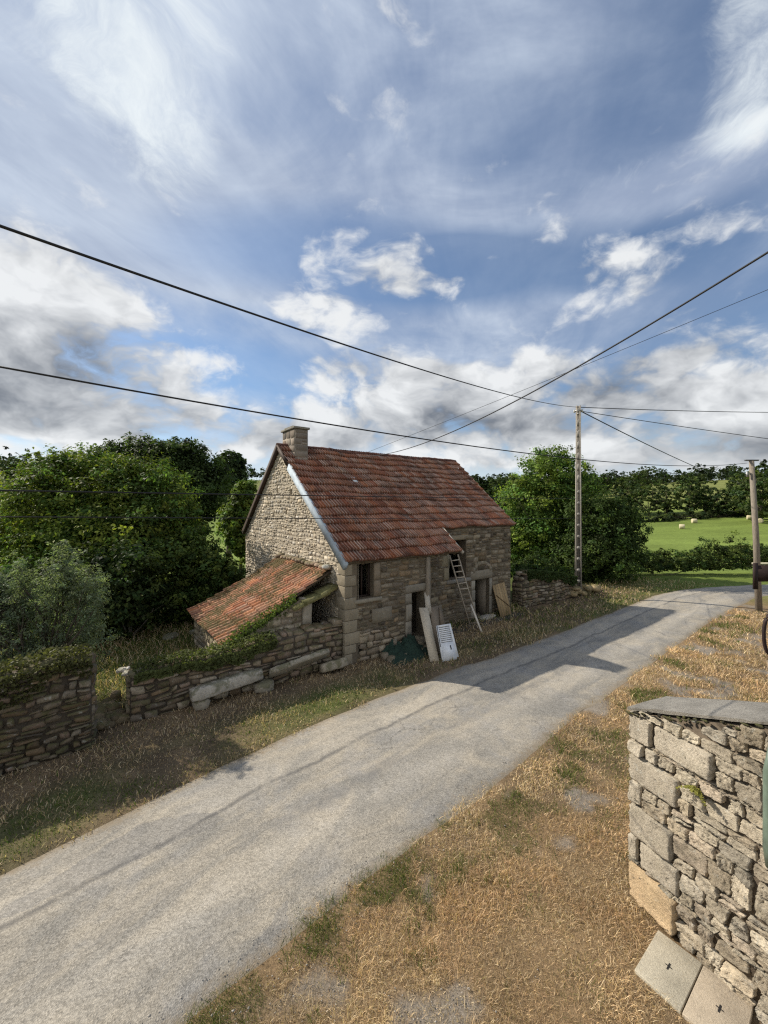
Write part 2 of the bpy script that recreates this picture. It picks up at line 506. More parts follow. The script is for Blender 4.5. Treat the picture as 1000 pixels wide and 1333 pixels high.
def road_mat():
    m, n = material('worn_gravel_asphalt')
    co = n.node('ShaderNodeTexCoord').outputs['Object']
    uv = n.node('ShaderNodeUVMap', uv_map='UVMap').outputs[0]
    su = n.node('ShaderNodeSeparateXYZ', {0: uv})
    vor = n.node('ShaderNodeTexVoronoi', {'Vector': co, 'Scale': 60.0, 'Randomness': 1.0})
    vor2 = n.node('ShaderNodeTexVoronoi', {'Vector': co, 'Scale': 130.0, 'Randomness': 1.0})
    chip = n.node('ShaderNodeSeparateXYZ', {0: vor.outputs['Color']}).outputs['X']
    chip2 = n.node('ShaderNodeSeparateXYZ', {0: vor2.outputs['Color']}).outputs['Y']
    a = n.noise(co, 0.9, 6, 0.65, 0.4)
    b = n.noise(co, 8.0, 6, 0.7)
    along = n.noise(n.scale(uv, (1.5, 0.30, 1)), 1.7, 6, 0.66, 0.9)
    u = n.math('ADD', su.outputs['X'], n.math('MULTIPLY', n.math('SUBTRACT', n.noise(n.scale(uv, (0.0, 0.5, 1)), 1.4, 4, 0.6), 0.5), 0.22))
    streak = n.math('MULTIPLY', n.rng(n.math('ABSOLUTE', n.math('SUBTRACT', u, -0.36)), 0.0, 0.05, 1.0, 0.0), n.rng(n.noise(n.scale(uv, (0.3, 0.5, 1)), 1.6, 6, 0.75), 0.30, 0.5))
    streak = n.math('MULTIPLY', streak, n.rng(b, 0.25, 0.55))
    streak2 = n.math('MULTIPLY', n.rng(n.math('ABSOLUTE', n.math('SUBTRACT', u, 0.16)), 0.0, 0.11, 1.0, 0.0), n.rng(n.noise(n.vec('ADD', n.scale(uv, (0.3, 0.32, 1)), (4, 4, 0)), 1.6, 4, 0.7), 0.42, 0.6))
    f = n.math('ADD', n.math('MULTIPLY', chip, 0.55), n.math('ADD', n.math('MULTIPLY', chip2, 0.35), n.math('ADD', n.math('MULTIPLY', a, 0.5), n.math('MULTIPLY', n.math('ADD', b, along), 0.45))))
    g = n.rng(f, 0.55, 1.6, 0.42, 1.5, smooth=False)
    tone = n.mix(n.rng(along, 0.34, 0.68), (0.235, 0.22, 0.195), (0.335, 0.295, 0.235))
    tone = n.mix(n.rng(a, 0.46, 0.66, 0.0, 0.55), tone, (0.215, 0.208, 0.2))
    tracks = n.math('ADD', n.rng(n.math('ABSOLUTE', n.math('ADD', u, 0.48)), 0.0, 0.26, 1.0, 0.0), n.rng(n.math('ABSOLUTE', n.math('SUBTRACT', u, 0.42)), 0.0, 0.26, 1.0, 0.0))
    tone = n.mix(n.math('MULTIPLY', tracks, 0.36), tone, (0.40, 0.365, 0.31))
    patch = n.node('ShaderNodeTexVoronoi', {'Vector': n.vec('ADD', n.scale(uv, (0.8, 0.22, 1)), n.scale(n.noise(co, 2.5, 4, 0.6, 0.0, 'Color'), (0.12, 0.12, 0))), 'Scale': 1.0}).outputs['Color']
    tone = n.mix(n.rng(n.node('ShaderNodeSeparateXYZ', {0: patch}).outputs['X'], 0.74, 0.78, 0.0, 0.45), tone, (0.17, 0.165, 0.16))
    col = n.mix(1.0, tone, n.node('ShaderNodeCombineXYZ', {0: g, 1: g, 2: g}).outputs[0], 'MULTIPLY')
    crack = n.node('ShaderNodeTexVoronoi', {'Vector': n.vec('ADD', n.scale(uv, (1.2, 0.45, 1)), n.scale(n.noise(co, 1.6, 5, 0.7, 0.0, 'Color'), (0.5, 0.5, 0))), 'Scale': 1.0}, feature='DISTANCE_TO_EDGE').outputs['Distance']
    col = n.mix(n.math('MULTIPLY', n.math('MULTIPLY', n.rng(crack, 0.0, 0.012, 1.0, 0.0), n.rng(a, 0.46, 0.6)), 0.55), col, (0.07, 0.066, 0.06))
    col = n.mix(n.math('MULTIPLY', streak, 0.7), col, (0.085, 0.083, 0.083))
    col = n.mix(n.math('MULTIPLY', streak2, 0.5), col, (0.13, 0.13, 0.132))
    # earth and dust along the ragged edges
    ed = n.math('ADD', n.math('ABSOLUTE', su.outputs['X']), n.math('MULTIPLY', n.math('SUBTRACT', b, 0.5), 0.35))
    col = n.mix(n.rng(ed, 0.84, 1.0, 0.0, 0.8), col, (0.215, 0.17, 0.115))
    finish(n, col, 0.93, n.math('ADD', n.math('MULTIPLY', vor.outputs['Distance'], 0.7), n.math('MULTIPLY', chip2, 0.3)), 0.55, 0.012, 0.25)
    return m


M['ground'] = ground_mat()
M['road'] = road_mat()

# ------------------------------------------------------------------ value noise for meshes
_rs = np.random.RandomState(7)
_tab = _rs.rand(256, 256)


def vnoise(x, y):
    x = np.asarray(x, float)
    y = np.asarray(y, float)
    xi = np.floor(x).astype(int)
    yi = np.floor(y).astype(int)
    fx = x - xi
    fy = y - yi
    fx = fx * fx * (3 - 2 * fx)
    fy = fy * fy * (3 - 2 * fy)
    g = lambda a, b: _tab[a % 256, b % 256]
    return (g(xi, yi) * (1 - fx) + g(xi + 1, yi) * fx) * (1 - fy) + (g(xi, yi + 1) * (1 - fx) + g(xi + 1, yi + 1) * fx) * fy


def fbm(x, y, o=4):
    s, a, t = 0, 0.5, 0
    for i in range(o):
        s = s + a * vnoise(np.asarray(x) * 2 ** i + 17.3 * i, np.asarray(y) * 2 ** i + 9.1 * i)
        t += a
        a *= 0.55
    return s / t


# ------------------------------------------------------------------ road centre line, terrain
ROAD_L = np.array([(-20, -6.6), (-12, 0.2), (-8.2, 3.2), (-5.24, 5.5), (-3.5, 7.35), (-1.74, 9.15), (1.35, 11.8), (5.65, 14.9), (11.0, 19.2), (15.6, 22.9), (20.2, 25.2), (24.6, 26.6), (34, 28.2), (48, 29.0)])
ROAD_R = np.array([(-17, -10.0), (-9.5, -3.0), (-5.2, 1.0), (-1.95, 3.75), (-0.62, 5.05), (1.24, 6.5), (4.55, 9.5), (8.3, 12.6), (13.0, 16.5), (17.4, 19.9), (20.9, 22.3), (25.2, 23.9), (34.5, 25.4), (48, 26.2)])


def resample(P, n):
    d = np.r_[0, np.cumsum(np.linalg.norm(np.diff(P, axis=0), axis=1))]
    t = np.linspace(0, 1, n)
    # smooth the corner points a little
    Q = np.stack([np.interp(t, d / d[-1], P[:, i]) for i in (0, 1)], 1)
    for _ in range(int(n / 22)):
        Q[1:-1] = 0.25 * Q[:-2] + 0.5 * Q[1:-1] + 0.25 * Q[2:]
    return Q


NR = 520
RL, RR = resample(ROAD_L, NR), resample(ROAD_R, NR)
RC = 0.5 * (RL + RR)
RH = 0.5 * np.linalg.norm(RL - RR, axis=1)


def road_dist(x, y):
    """signed distance beyond the road's edge (negative on the road), + which side (+1 left)"""
    x = np.asarray(x, float).ravel()
    y = np.asarray(y, float).ravel()
    best = np.full(x.shape, 1e9)
    side = np.zeros(x.shape)
    for i in range(0, NR, 2):
        d = np.hypot(x - RC[i, 0], y - RC[i, 1]) - RH[i]
        k = d < best
        best[k] = d[k]
        nrm = RL[i] - RR[i]
        side[k] = np.sign((x[k] - RC[i, 0]) * nrm[0] + (y[k] - RC[i, 1]) * nrm[1])
    return best, side


def terrain(x, y):
    r = np.hypot(x, y)
    az = np.arctan2(x, y)
    z = np.interp(r, [0, 30, 45, 75, 110, 160, 300, 450, 620, 1500], [0, 0, -0.5, -2.2, -1.4, 3.0, 15.5, 25.0, 20.0, 8.0])
    far = np.clip((r - 130) / 200, 0, 1)
    z = z + far * (np.where(az < 0, 10.0, 0.0) * np.clip(-az * 2, 0, 1) + 5.0 * (fbm(x / 120.0, y / 120.0, 3) - 0.5) * 2)
    z = np.where(y < -5, np.minimum(z, 4.0), z)
    return z


g = np.sinh(np.linspace(-6.6, 6.6, 560))
g = g / g.max() * 1500.0
gx, gy = np.meshgrid(g + 1.0, g + 9.0, indexing='ij')
GX, GY = gx.ravel(), gy.ravel()
gz = terrain(GX, GY)
near = np.hypot(GX, GY) < 60
rd = np.full(GX.shape, 50.0)
rside = np.ones(GX.shape)
a_, b_ = road_dist(GX[near], GY[near])
rd[near] = a_
rside[near] = b_
bumpz = 0.05 * (fbm(GX * 1.2, GY * 1.2, 4) - 0.45) + 0.02 * (fbm(GX * 5, GY * 5, 2) - 0.5)
edge = np.clip((rd + 0.32) / 0.4, 0, 1)
gz = gz + np.where(near, -0.05 + edge * (0.052 + bumpz * np.clip((rd + .3) / 1.0, .15, 1)), 0)
# albedo zones of the ground
base = np.zeros((len(GX), 3))
dry = np.array((0.21, 0.145, 0.082))
soil = np.array((0.105, 0.078, 0.05))
green = np.array((0.075, 0.105, 0.025))
meadow = np.array((0.15, 0.20, 0.045))
pasture = np.array((0.15, 0.165, 0.05))
gravel = np.array((0.23, 0.205, 0.175))
n1 = fbm(GX * 0.5, GY * 0.5, 4)[:, None]
n2 = fbm(GX * 1.4 + 5, GY * 1.4, 4)[:, None]
right_c = dry * (0.75 + 0.5 * n2) * (1 - np.clip((n1 - 0.55) * 4, 0, 0.6)) + soil * np.clip((n1 - 0.55) * 4, 0, 0.6)
gv = np.clip((fbm(GX * 1.5 + 31, GY * 1.5 + 11, 3)[:, None] - 0.63) * 9, 0, 0.8)
right_c = right_c * (1 - gv) + gravel * gv
left_c = soil * 1.1 + (dry * 0.55) * np.clip((n2 - 0.4) * 2.0, 0, 1)
gk = np.clip(1.2 - np.abs(rd - 0.7)[:, None] / 0.9, 0, 0.75) * np.clip((n1 - 0.35) * 3, 0, 1)
left_c = left_c * (1 - gk) + green * gk
back = np.clip((rd[:, None] - 3.2) / 2.0, 0, 1)
left_c = left_c * (1 - back) + (green * 0.7 + soil * 0.25) * back
base = np.where((rside > 0)[:, None], left_c, right_c)
rr = np.hypot(GX, GY)[:, None]
kf = np.clip((rr - 27) / 6, 0, 1)
fld = meadow * (0.6 + 0.8 * fbm(GX * 0.03, GY * 0.22, 4)[:, None])
base = base * (1 - kf) + fld * kf
kp = np.clip((rr - 150) / 60, 0, 1)
base = base * (1 - kp) + (pasture * (0.7 + 0.6 * fbm(GX * 0.012, GY * 0.012, 2)[:, None])) * kp
ng = len(g)
idx = np.arange(ng * ng).reshape(ng, ng)
quads = np.stack([idx[:-1, :-1], idx[1:, :-1], idx[1:, 1:], idx[:-1, 1:]], -1).reshape(-1, 4)
mb = MB()
mb.add(np.stack([GX, GY, gz], 1), quads, base)
tag(mb.build('ground', M['ground'], smooth=True), 'dry grass ground running out to green fields and hills', kind='structure')

# road sheet with ragged edges
nu = 13
mb = MB()
V, UV = [], []
s_len = np.r_[0, np.cumsum(np.linalg.norm(np.diff(RC, axis=0), axis=1))]
for j in range(nu):
    a = -1 + 2 * j / (nu - 1)
    wob = np.zeros(NR)
    if abs(a) > 0.8:
        wob = (fbm(s_len * 0.9 + a * 40, s_len * 0 + 3, 5) - 0.5) * 0.34
    k = (1 - a) / 2
    p = RL * k + RR * (1 - k)
    nrm = (RL - RR) / np.linalg.norm(RL - RR, axis=1)[:, None]
    p = p + nrm * (wob * (-1 if a > 0 else 1))[:, None]
    z = -0.022 + 0.05 * (1 - a ** 6) + 0.02 * (1 - a * a) + terrain(p[:, 0], p[:, 1])
    V.append(np.stack([p[:, 0], p[:, 1], z], 1))
    UV.append(np.stack([np.full(NR, a), s_len], 1))
V, UV = np.stack(V), np.stack(UV)
idx = np.arange(nu * NR).reshape(nu, NR)
quads = np.stack([idx[:-1, :-1], idx[1:, :-1], idx[1:, 1:], idx[:-1, 1:]], -1).reshape(-1, 4)
mb.add(V.reshape(-1, 3), quads)
mb.uv.append(UV.reshape(-1, 2))
tag(mb.build('road', M['road'], smooth=True), 'pale worn gravelly lane curving past the cottage', kind='structure')

# ------------------------------------------------------------------ masonry
GA = np.array([-1, -.88, -.35, .3, .86, 1.0])
GB = np.array([-1, -.8, 0.05, .8, 1.0])


def stone_block(mb, c4, D, place, tint, rnd, ga=GA, gb=GB, rough=0.35, rnd_edge=(0.10, 0.14), chip=0.0):
    """one bulging stone over the quad c4 = (u,v) corners (ll, lr, ur, ul)"""
    A, B = np.meshgrid(ga, gb, indexing='ij')
    a = A * (1 - rnd_edge[0] * B ** 4)
    b = B * (1 - rnd_edge[1] * A ** 4)
    fa, fb = (a + 1) / 2, (b + 1) / 2
    c4 = np.asarray(c4, float)
    P = (c4[0] * ((1 - fa) * (1 - fb))[..., None] + c4[1] * (fa * (1 - fb))[..., None] + c4[2] * (fa * fb)[..., None] + c4[3] * ((1 - fa) * fb)[..., None])
    inner = (np.abs(A) < 0.99) & (np.abs(B) < 0.99)
    w = np.linalg.norm(c4[1] - c4[0])
    h = np.linalg.norm(c4[3] - c4[0])
    dep = np.where(inner, D * (1 + rough * (rnd.rand(*A.shape) - 0.5) + 0.25 * rnd.uniform(-1, 1) * A + 0.25 * rnd.uniform(-1, 1) * B), -0.012)
    jit = (rnd.rand(*A.shape, 2) - 0.5) * min(w, h) * 0.07
    P = P + jit
    if chip:
        o_ = rnd.uniform(0, 50, 2)
        big_, fine_ = fbm(P[..., 0] * 11 + o_[0], P[..., 1] * 11 + o_[1], 3) - .5, fbm(P[..., 0] * 38 + o_[1], P[..., 1] * 38 + o_[0], 2) - .5
        dep = np.where(inner, np.maximum(dep + chip * (big_ * 1.5 + fine_ * .8), -.01), dep)
        P = P + (fbm(P[..., ::-1] [..., 0] * 24 + o_[0], P[..., 0] * 24, 2) - .5)[..., None] * chip * .9
    xyz = place(P[..., 0].ravel(), P[..., 1].ravel(), dep.ravel())
    na, nb = A.shape
    id_ = np.arange(na * nb).reshape(na, nb)
    f = np.stack([id_[:-1, :-1], id_[1:, :-1], id_[1:, 1:], id_[:-1, 1:]], -1).reshape(-1, 4)
    mb.add(xyz, f, np.asarray(tint))


def free_spans(u0, u1, va, vb, holes):
    spans = [(u0, u1)]
    for (a, b, c, d) in holes:
        if d <= va + 1e-4 or c >= vb - 1e-4:
            continue
        new = []
        for (x, y) in spans:
            if b <= x or a >= y:
                new.append((x, y))
            else:
                if a > x:
                    new.append((x, a))
                if b < y:
                    new.append((b, y))
        spans = new
    return [(x, y) for x, y in spans if y - x > 0.05]


def masonry(mb, u0, u1, v0, v1, holes, place, tints, seed=1, course=(.13, .24), width=(.18, .5), joint=.018, depth=(.012, .04), top=None, split=0.25, jitter=0.018, ga=GA, gb=GB, spread=0.3, wave=0.0, chip=0.0, re_=(0.10, 0.14)):
    rnd = np.random.RandomState(seed)
    tints = np.asarray(tints)
    brk = sorted({v0, v1} | {h for o in holes for h in (o[2], o[3]) if v0 < h < v1})
    for s0, s1 in zip(brk[:-1], brk[1:]):
        v = s0
        while v < s1 - 1e-3:
            h = rnd.uniform(*course)
            if v + h > s1 - course[0] * 0.7:
                h = s1 - v
            va, vb = v, v + h
            v += h
            for (x, y) in free_spans(u0, u1, va, vb, holes):
                u = x
                while u < y - 1e-3:
                    w = rnd.uniform(*width) * (0.75 + 0.5 * h / course[1])
                    if u + w > y - width[0] * 0.8:
                        w = y - u
                    ua, ub = u, u + w
                    u += w
                    rows = [(va, vb)]
                    if rnd.rand() < split and h > course[0] * 1.15:
                        m_ = va + h * rnd.uniform(.4, .6)
                        rows = [(va, m_), (m_, vb)]
                    for (ra, rb) in rows:
                        if top is not None:
                            tm = min(top(ua), top(ub)) if rnd.rand() < .5 else 0.5 * (top(ua) + top(ub))
                            if tm < ra + 0.085:
                                continue
                            rb = min(rb, tm)
                        j = joint * 0.5 * rnd.uniform(.6, 1.6)
                        J = lambda: rnd.uniform(-jitter, jitter)
                        wv = (lambda q: wave * math.sin(q * 2.1 + seed) + wave * 0.6 * math.sin(q * 5.3 + va * 3)) if wave else (lambda q: 0.0)
                        c4 = [(ua + j + J(), ra + j + J() + wv(ua)), (ub - j + J(), ra + j + J() + wv(ub)), (ub - j + J(), rb - j + J() + wv(ub)), (ua + j + J(), rb - j + J() + wv(ua))]
                        t = tints[rnd.randint(len(tints))] * (1 + spread * (rnd.rand() - 0.5) * 2)
                        stone_block(mb, c4, rnd.uniform(*depth), place, t, rnd, ga, gb, rnd_edge=re_, chip=chip)


def shell(mb, u0, u1, v0, holes, place, top, thick=0.45, tint=(1, 1, 1), breaks=()):
    """plain wall face behind the stones, with real openings and their reveals"""
    us = sorted({u0, u1} | set(breaks) | {h for o in holes for h in o[:2] if u0 < h < u1})
    P = lambda u, v, d: place(np.array([u]), np.array([v]), np.array([d]))[0]
    for a, b in zip(us[:-1], us[1:]):
        m_ = 0.5 * (a + b)
        cuts = [v0]
        for o in sorted([o for o in holes if o[0] < m_ < o[1]], key=lambda o: o[2]):
            cuts += [o[2], o[3]]
        cuts.append(None)
        for lo, hi in zip(cuts[::2], cuts[1::2]):
            la, lb = lo, lo
            ha, hb = (top(a), top(b)) if hi is None else (hi, hi)
            if max(ha, hb) - lo < 1e-4:
                continue
            mb.add([P(a, la, 0), P(b, lb, 0), P(b, hb, 0), P(a, ha, 0), P(a, la, -thick), P(b, lb, -thick), P(b, hb, -thick), P(a, ha, -thick)],
                   [(0, 1, 2, 3), (7, 6, 5, 4)], tint)
    for (a, b, c, d) in holes:
        for q in (((a, c), (b, c)), ((b, c), (b, d)), ((b, d), (a, d)), ((a, d), (a, c))):
            (x0, y0), (x1, y1) = q
            mb.add([P(x0, y0, 0), P(x1, y1, 0), P(x1, y1, -thick), P(x0, y0, -thick)], [(0, 1, 2, 3)], tint)


# ------------------------------------------------------------------ the cottage
HOUSE = np.array((-1.21, 12.56, 0.0))
HRZ = math.atan2(.6, .8)


def h2w(t, s, z=0.0):
    return np.array((HOUSE[0] + .8 * t - .6 * s, HOUSE[1] + .6 * t + .8 * s, z))


house = thing('stone_cottage', 'old stone cottage with a long red tiled roof and a chimney beside the lane', 'house', HOUSE, HRZ)
K = 0.8
EAVE_S, EAVE_Z, RIDGE_S = -0.14, 3.2, 5.2


def roof_z(s):
    return EAVE_Z + K * (s - EAVE_S)


RIDGE_Z = roof_z(RIDGE_S)
REAR_S, REAR_Z = 9.5, 3.8


def gable_top(u):
    return (roof_z(u) if u < RIDGE_S else RIDGE_Z + (REAR_Z - RIDGE_Z) * (u - RIDGE_S) / (REAR_S - RIDGE_S)) - 0.06


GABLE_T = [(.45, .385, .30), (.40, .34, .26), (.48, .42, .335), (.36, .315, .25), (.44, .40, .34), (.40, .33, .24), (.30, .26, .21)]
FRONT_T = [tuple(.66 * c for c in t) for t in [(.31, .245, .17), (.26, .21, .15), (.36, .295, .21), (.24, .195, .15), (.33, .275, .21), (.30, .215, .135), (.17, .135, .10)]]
place_gable = lambda u, v, d: np.stack([-d, u, v], 1)
slot = [(5.36, 5.48, 5.5, 5.92)]
putlogs = [(3.95, 4.16, 5.43, 5.64), (4.42, 4.56, 4.64, 4.82), (3.56, 3.69, 4.38, 4.66), (5.76, 5.9, 4.5, 4.66), (6.24, 6.36, 5.44, 5.58), (4.56, 4.68, 6.1, 6.24), (4.3, 4.4, 3.4, 3.5), (2.5, 2.6, 3.34, 3.46), (4.98, 5.08, 4.0, 4.1), (6.6, 6.72, 4.2, 4.3), (5.1, 5.2, 6.7, 6.82)]
quoin_g = [(-0.02, 0.5 if i % 2 else 0.32, 0.0 + i * 0.33, 0.33 + i * 0.33) for i in range(9)]
mb = MB()
masonry(mb, 0.0, REAR_S, 0.0, 7.5, slot + putlogs, place_gable, GABLE_T, 3, (.09, .17), (.09, .30), .042, (.008, .03), gable_top, .35, .03, spread=.4, wave=.02)
gw = mb.build('gable_wall', M['gable_stone'], house)
mb = MB()
shell(mb, 0.0, REAR_S, -0.2, slot + putlogs, place_gable, gable_top, 0.5, (.40, .345, .265), (RIDGE_S,))
mb.build('mortar', M['mortar'], gw)

# front, left block (its own plane) and right block set back under the longer eave
STEP, FT = 3.5, 1.0
END_T = 9.8
win_l = (0.44, 1.09, 2.0, 3.13)
door_l = (2.73, 3.31, 0.35, 1.93)
vent_l = (0.47, 0.68, 0.25, 0.55)
place_fl = lambda u, v, d: np.stack([u, -d, v], 1)
surr_l = [(2.42, 2.73, 0.35, 1.93), (2.42, 3.5, 1.93, 2.2), (1.09, 1.36, 1.95, 3.13), (0.0, 0.44, 0.0, 3.2), (0.0, 1.05, 0.62, 1.0)]
mb = MB()
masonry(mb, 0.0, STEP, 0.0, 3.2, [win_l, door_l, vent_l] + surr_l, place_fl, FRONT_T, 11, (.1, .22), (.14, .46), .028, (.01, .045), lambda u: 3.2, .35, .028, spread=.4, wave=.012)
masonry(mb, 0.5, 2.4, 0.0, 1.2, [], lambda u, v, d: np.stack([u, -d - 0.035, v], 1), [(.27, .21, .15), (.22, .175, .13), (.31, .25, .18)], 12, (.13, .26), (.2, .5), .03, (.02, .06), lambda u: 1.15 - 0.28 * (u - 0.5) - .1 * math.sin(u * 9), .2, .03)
fw = mb.build('front_wall', M['front_stone'], house)
mb = MB()
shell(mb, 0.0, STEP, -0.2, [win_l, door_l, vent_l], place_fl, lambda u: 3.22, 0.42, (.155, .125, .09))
mb.add([(STEP, 0, -.2), (STEP, FT, -.2), (STEP, FT, 4.0), (STEP, 0, 3.2)], [(0, 1, 2, 3)], (.155, .125, .09))
mb.build('mortar', M['mortar'], fw)

win_r = (5.63, 6.68, 1.9, 3.53)
door_r = (7.25, 8.22, 0.0, 1.72)
place_fr = lambda u, v, d: np.stack([u, FT - d, v], 1)
surr_r = [(6.98, 7.25, 0.0, 1.72), (8.22, 8.42, 0.0, 1.72), (6.98, 8.42, 1.72, 2.12), (5.5, 6.9, 1.72, 1.9)]
mb = MB()
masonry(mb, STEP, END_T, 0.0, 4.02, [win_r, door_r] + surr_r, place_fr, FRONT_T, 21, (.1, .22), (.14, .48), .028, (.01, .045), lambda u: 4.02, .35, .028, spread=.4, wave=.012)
frw = mb.build('front_wall', M['front_stone'], house)
mb = MB()
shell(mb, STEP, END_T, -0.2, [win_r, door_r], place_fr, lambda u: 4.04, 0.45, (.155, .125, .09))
mb.build('mortar', M['mortar'], frw)


def dressed(name, rects, place, seed, parent, tint, D=0.035, mat='dressed_stone'):
    rnd = np.random.RandomState(seed)
    for (a, b, c, d) in rects:
        m_ = MB()
        j = 0.008
        stone_block(m_, [(a + j, c + j), (b - j, c + j), (b - j, d - j), (a + j, d - j)], D, place, np.asarray(tint) * (1 + .16 * rnd.uniform(-1, 1)), rnd,
                    np.array([-1, -.93, -.4, .1, .5, .94, 1]), np.array([-1, -.92, -.2, .3, .93, 1]), 0.15, (0.02, 0.03))
        m_.build(name, M[mat], parent)


DR = (.28, .235, .17)
# corner quoins turn the corner: a face on the front and a face on the gable
zq = [0, .34, .62, 1.0, 1.38, 1.74, 2.1, 2.46, 2.8, 3.16]
for i in range(len(zq) - 1):
    wf, wg = ((.44, .62) if i % 2 else (.26, .40))
    if i in (2,):
        wf = .95
    if i == 1:
        wf = .40
    if i == 4:
        wf = .62
    if i >= 5:
        wf = min(wf, .40)
    rnd = np.random.RandomState(100 + i)
    m_ = MB()
    tq = np.asarray(DR) * (1 + .15 * rnd.uniform(-1, 1))
    j = .009
    z0, z1 = zq[i] + j, zq[i + 1] - j
    o = 0.03
    m_.hexa([(-o, -o, z0), (wf - j, -o, z0), (wf - j, .25, z0), (-o, wg, z0), (-o, -o, z1), (wf - j, -o, z1), (wf - j, .25, z1), (-o, wg, z1)], tq)
    qo = m_.build('quoin', M['dressed_stone'], house)
    bv = qo.modifiers.new('bevel', 'BEVEL')
    bv.width = .015
    bv.segments = 2
dressed('window_jamb', [(1.09, 1.36, 2.0, 2.55), (1.09, 1.34, 2.55, 3.12)], place_fl, 5, house, (0.222, 0.178, 0.13))
dressed('window_sill', [(0.30, 1.42, 1.86, 2.0)], place_fl, 6, house, (0.229, 0.2, 0.155), .07)
dressed('foundation_stone', [(0.98, 1.85, 1.12, 1.62)], place_fl, 7, house, (0.244, 0.207, 0.155), .05)
dressed('door_jamb', [(2.43, 2.73, 0.35, 0.95), (2.45, 2.73, 0.95, 1.55), (2.42, 2.73, 1.55, 1.93)], place_fl, 8, house, (0.252, 0.222, 0.178))
dressed('lintel', [(2.42, 3.48, 1.93, 2.22)], place_fl, 9, house, (0.259, 0.229, 0.185), .04)
dressed('door_jamb', [(6.98, 7.25, 0, .8), (7.0, 7.25, .8, 1.3), (6.98, 7.25, 1.3, 1.72), (8.22, 8.42, 0, .9), (8.22, 8.42, .9, 1.72)], place_fr, 10, house, (0.281, 0.252, 0.207))
dressed('lintel', [(6.95, 8.46, 1.72, 2.14)], place_fr, 11, house, (0.259, 0.222, 0.17), .045)
dressed('window_sill', [(5.45, 6.95, 1.74, 1.9)], place_fr, 12, house, (0.252, 0.229, 0.2), .09)
dressed('lintel', [(5.5, 6.85, 3.53, 3.75)], place_fr, 13, house, (0.222, 0.185, 0.133), .04)
dressed('window_jamb', [(5.05, 5.63, 2.95, 3.4), (4.6, 5.05, 2.9, 3.3), (5.2, 5.63, 2.45, 2.95), (5.3, 5.63, 1.9, 2.45)], place_fr, 14, house, (0.259, 0.222, 0.155), .04)
# relieving arch over the right doorway
rnd = np.random.RandomState(4)
mb = MB()
for k in range(7):
    a0, a1 = math.pi * (0.16 + .68 * k / 7), math.pi * (0.16 + .68 * (k + 1) / 7)
    cx, cz, r0, r1 = 7.72, 1.75, .62, .80
    stone_block(mb, [(cx + r0 * math.cos(a1), cz + r0 * math.sin(a1)), (cx + r0 * math.cos(a0), cz + r0 * math.sin(a0)), (cx + r1 * math.cos(a0), cz + r1 * math.sin(a0)), (cx + r1 * math.cos(a1), cz + r1 * math.sin(a1))], .055, place_fr, np.array((.25, .21, .16)) * rnd.uniform(.8, 1.2), rnd)
mb.build('relieving_arch', M['front_stone'], house)
# window frame left, door leaf right (open inward), floor
mb = MB()
for (a, b, c, d) in ((.44, .50, 2.0, 3.13), (1.03, 1.09, 2.0, 3.13), (.5, 1.03, 2.0, 2.06), (.74, .79, 2.06, 3.13)):
    mb.box((a, .22, c), (b, .27, d), (1, 1, 1))
mb.build('window_frame', M['dark_wood'], house)
mb = MB()
mb.box((8.13, FT + .16, 0.02), (8.2, FT + .95, 1.7))
mb.build('door', M['old_wood'], house)
mb = MB()
mb.box((.1, .1, -.2), (END_T - .1, REAR_S - .1, .03))
mb.build('earth_floor', M['dark_inside'], house)
# right gable and rear walls (outside the photograph's view, closed for light)
mb = MB()
RT, RTR = END_T, 10.3
sk = lambda s: RT + (RTR - RT) * (s - FT) / (RIDGE_S - FT) if s < RIDGE_S else RTR
mb.add([(sk(FT), FT, -.2), (sk(RIDGE_S), RIDGE_S, -.2), (RTR, REAR_S, -.2), (RTR, REAR_S, REAR_Z - .06), (sk(RIDGE_S), RIDGE_S, RIDGE_Z - .06), (sk(FT), FT, roof_z(FT) - .06)], [(0, 1, 2, 3, 4, 5)], (.36, .31, .24))
mb.build('side_wall', M['front_stone'], house)
mb = MB()
mb.add([(0, REAR_S, -.2), (RTR, REAR_S, -.2), (RTR, REAR_S, REAR_Z - .06), (0, REAR_S, REAR_Z - .06)], [(3, 2, 1, 0)], (.36, .31, .24))
mb.build('rear_wall', M['front_stone'], house)


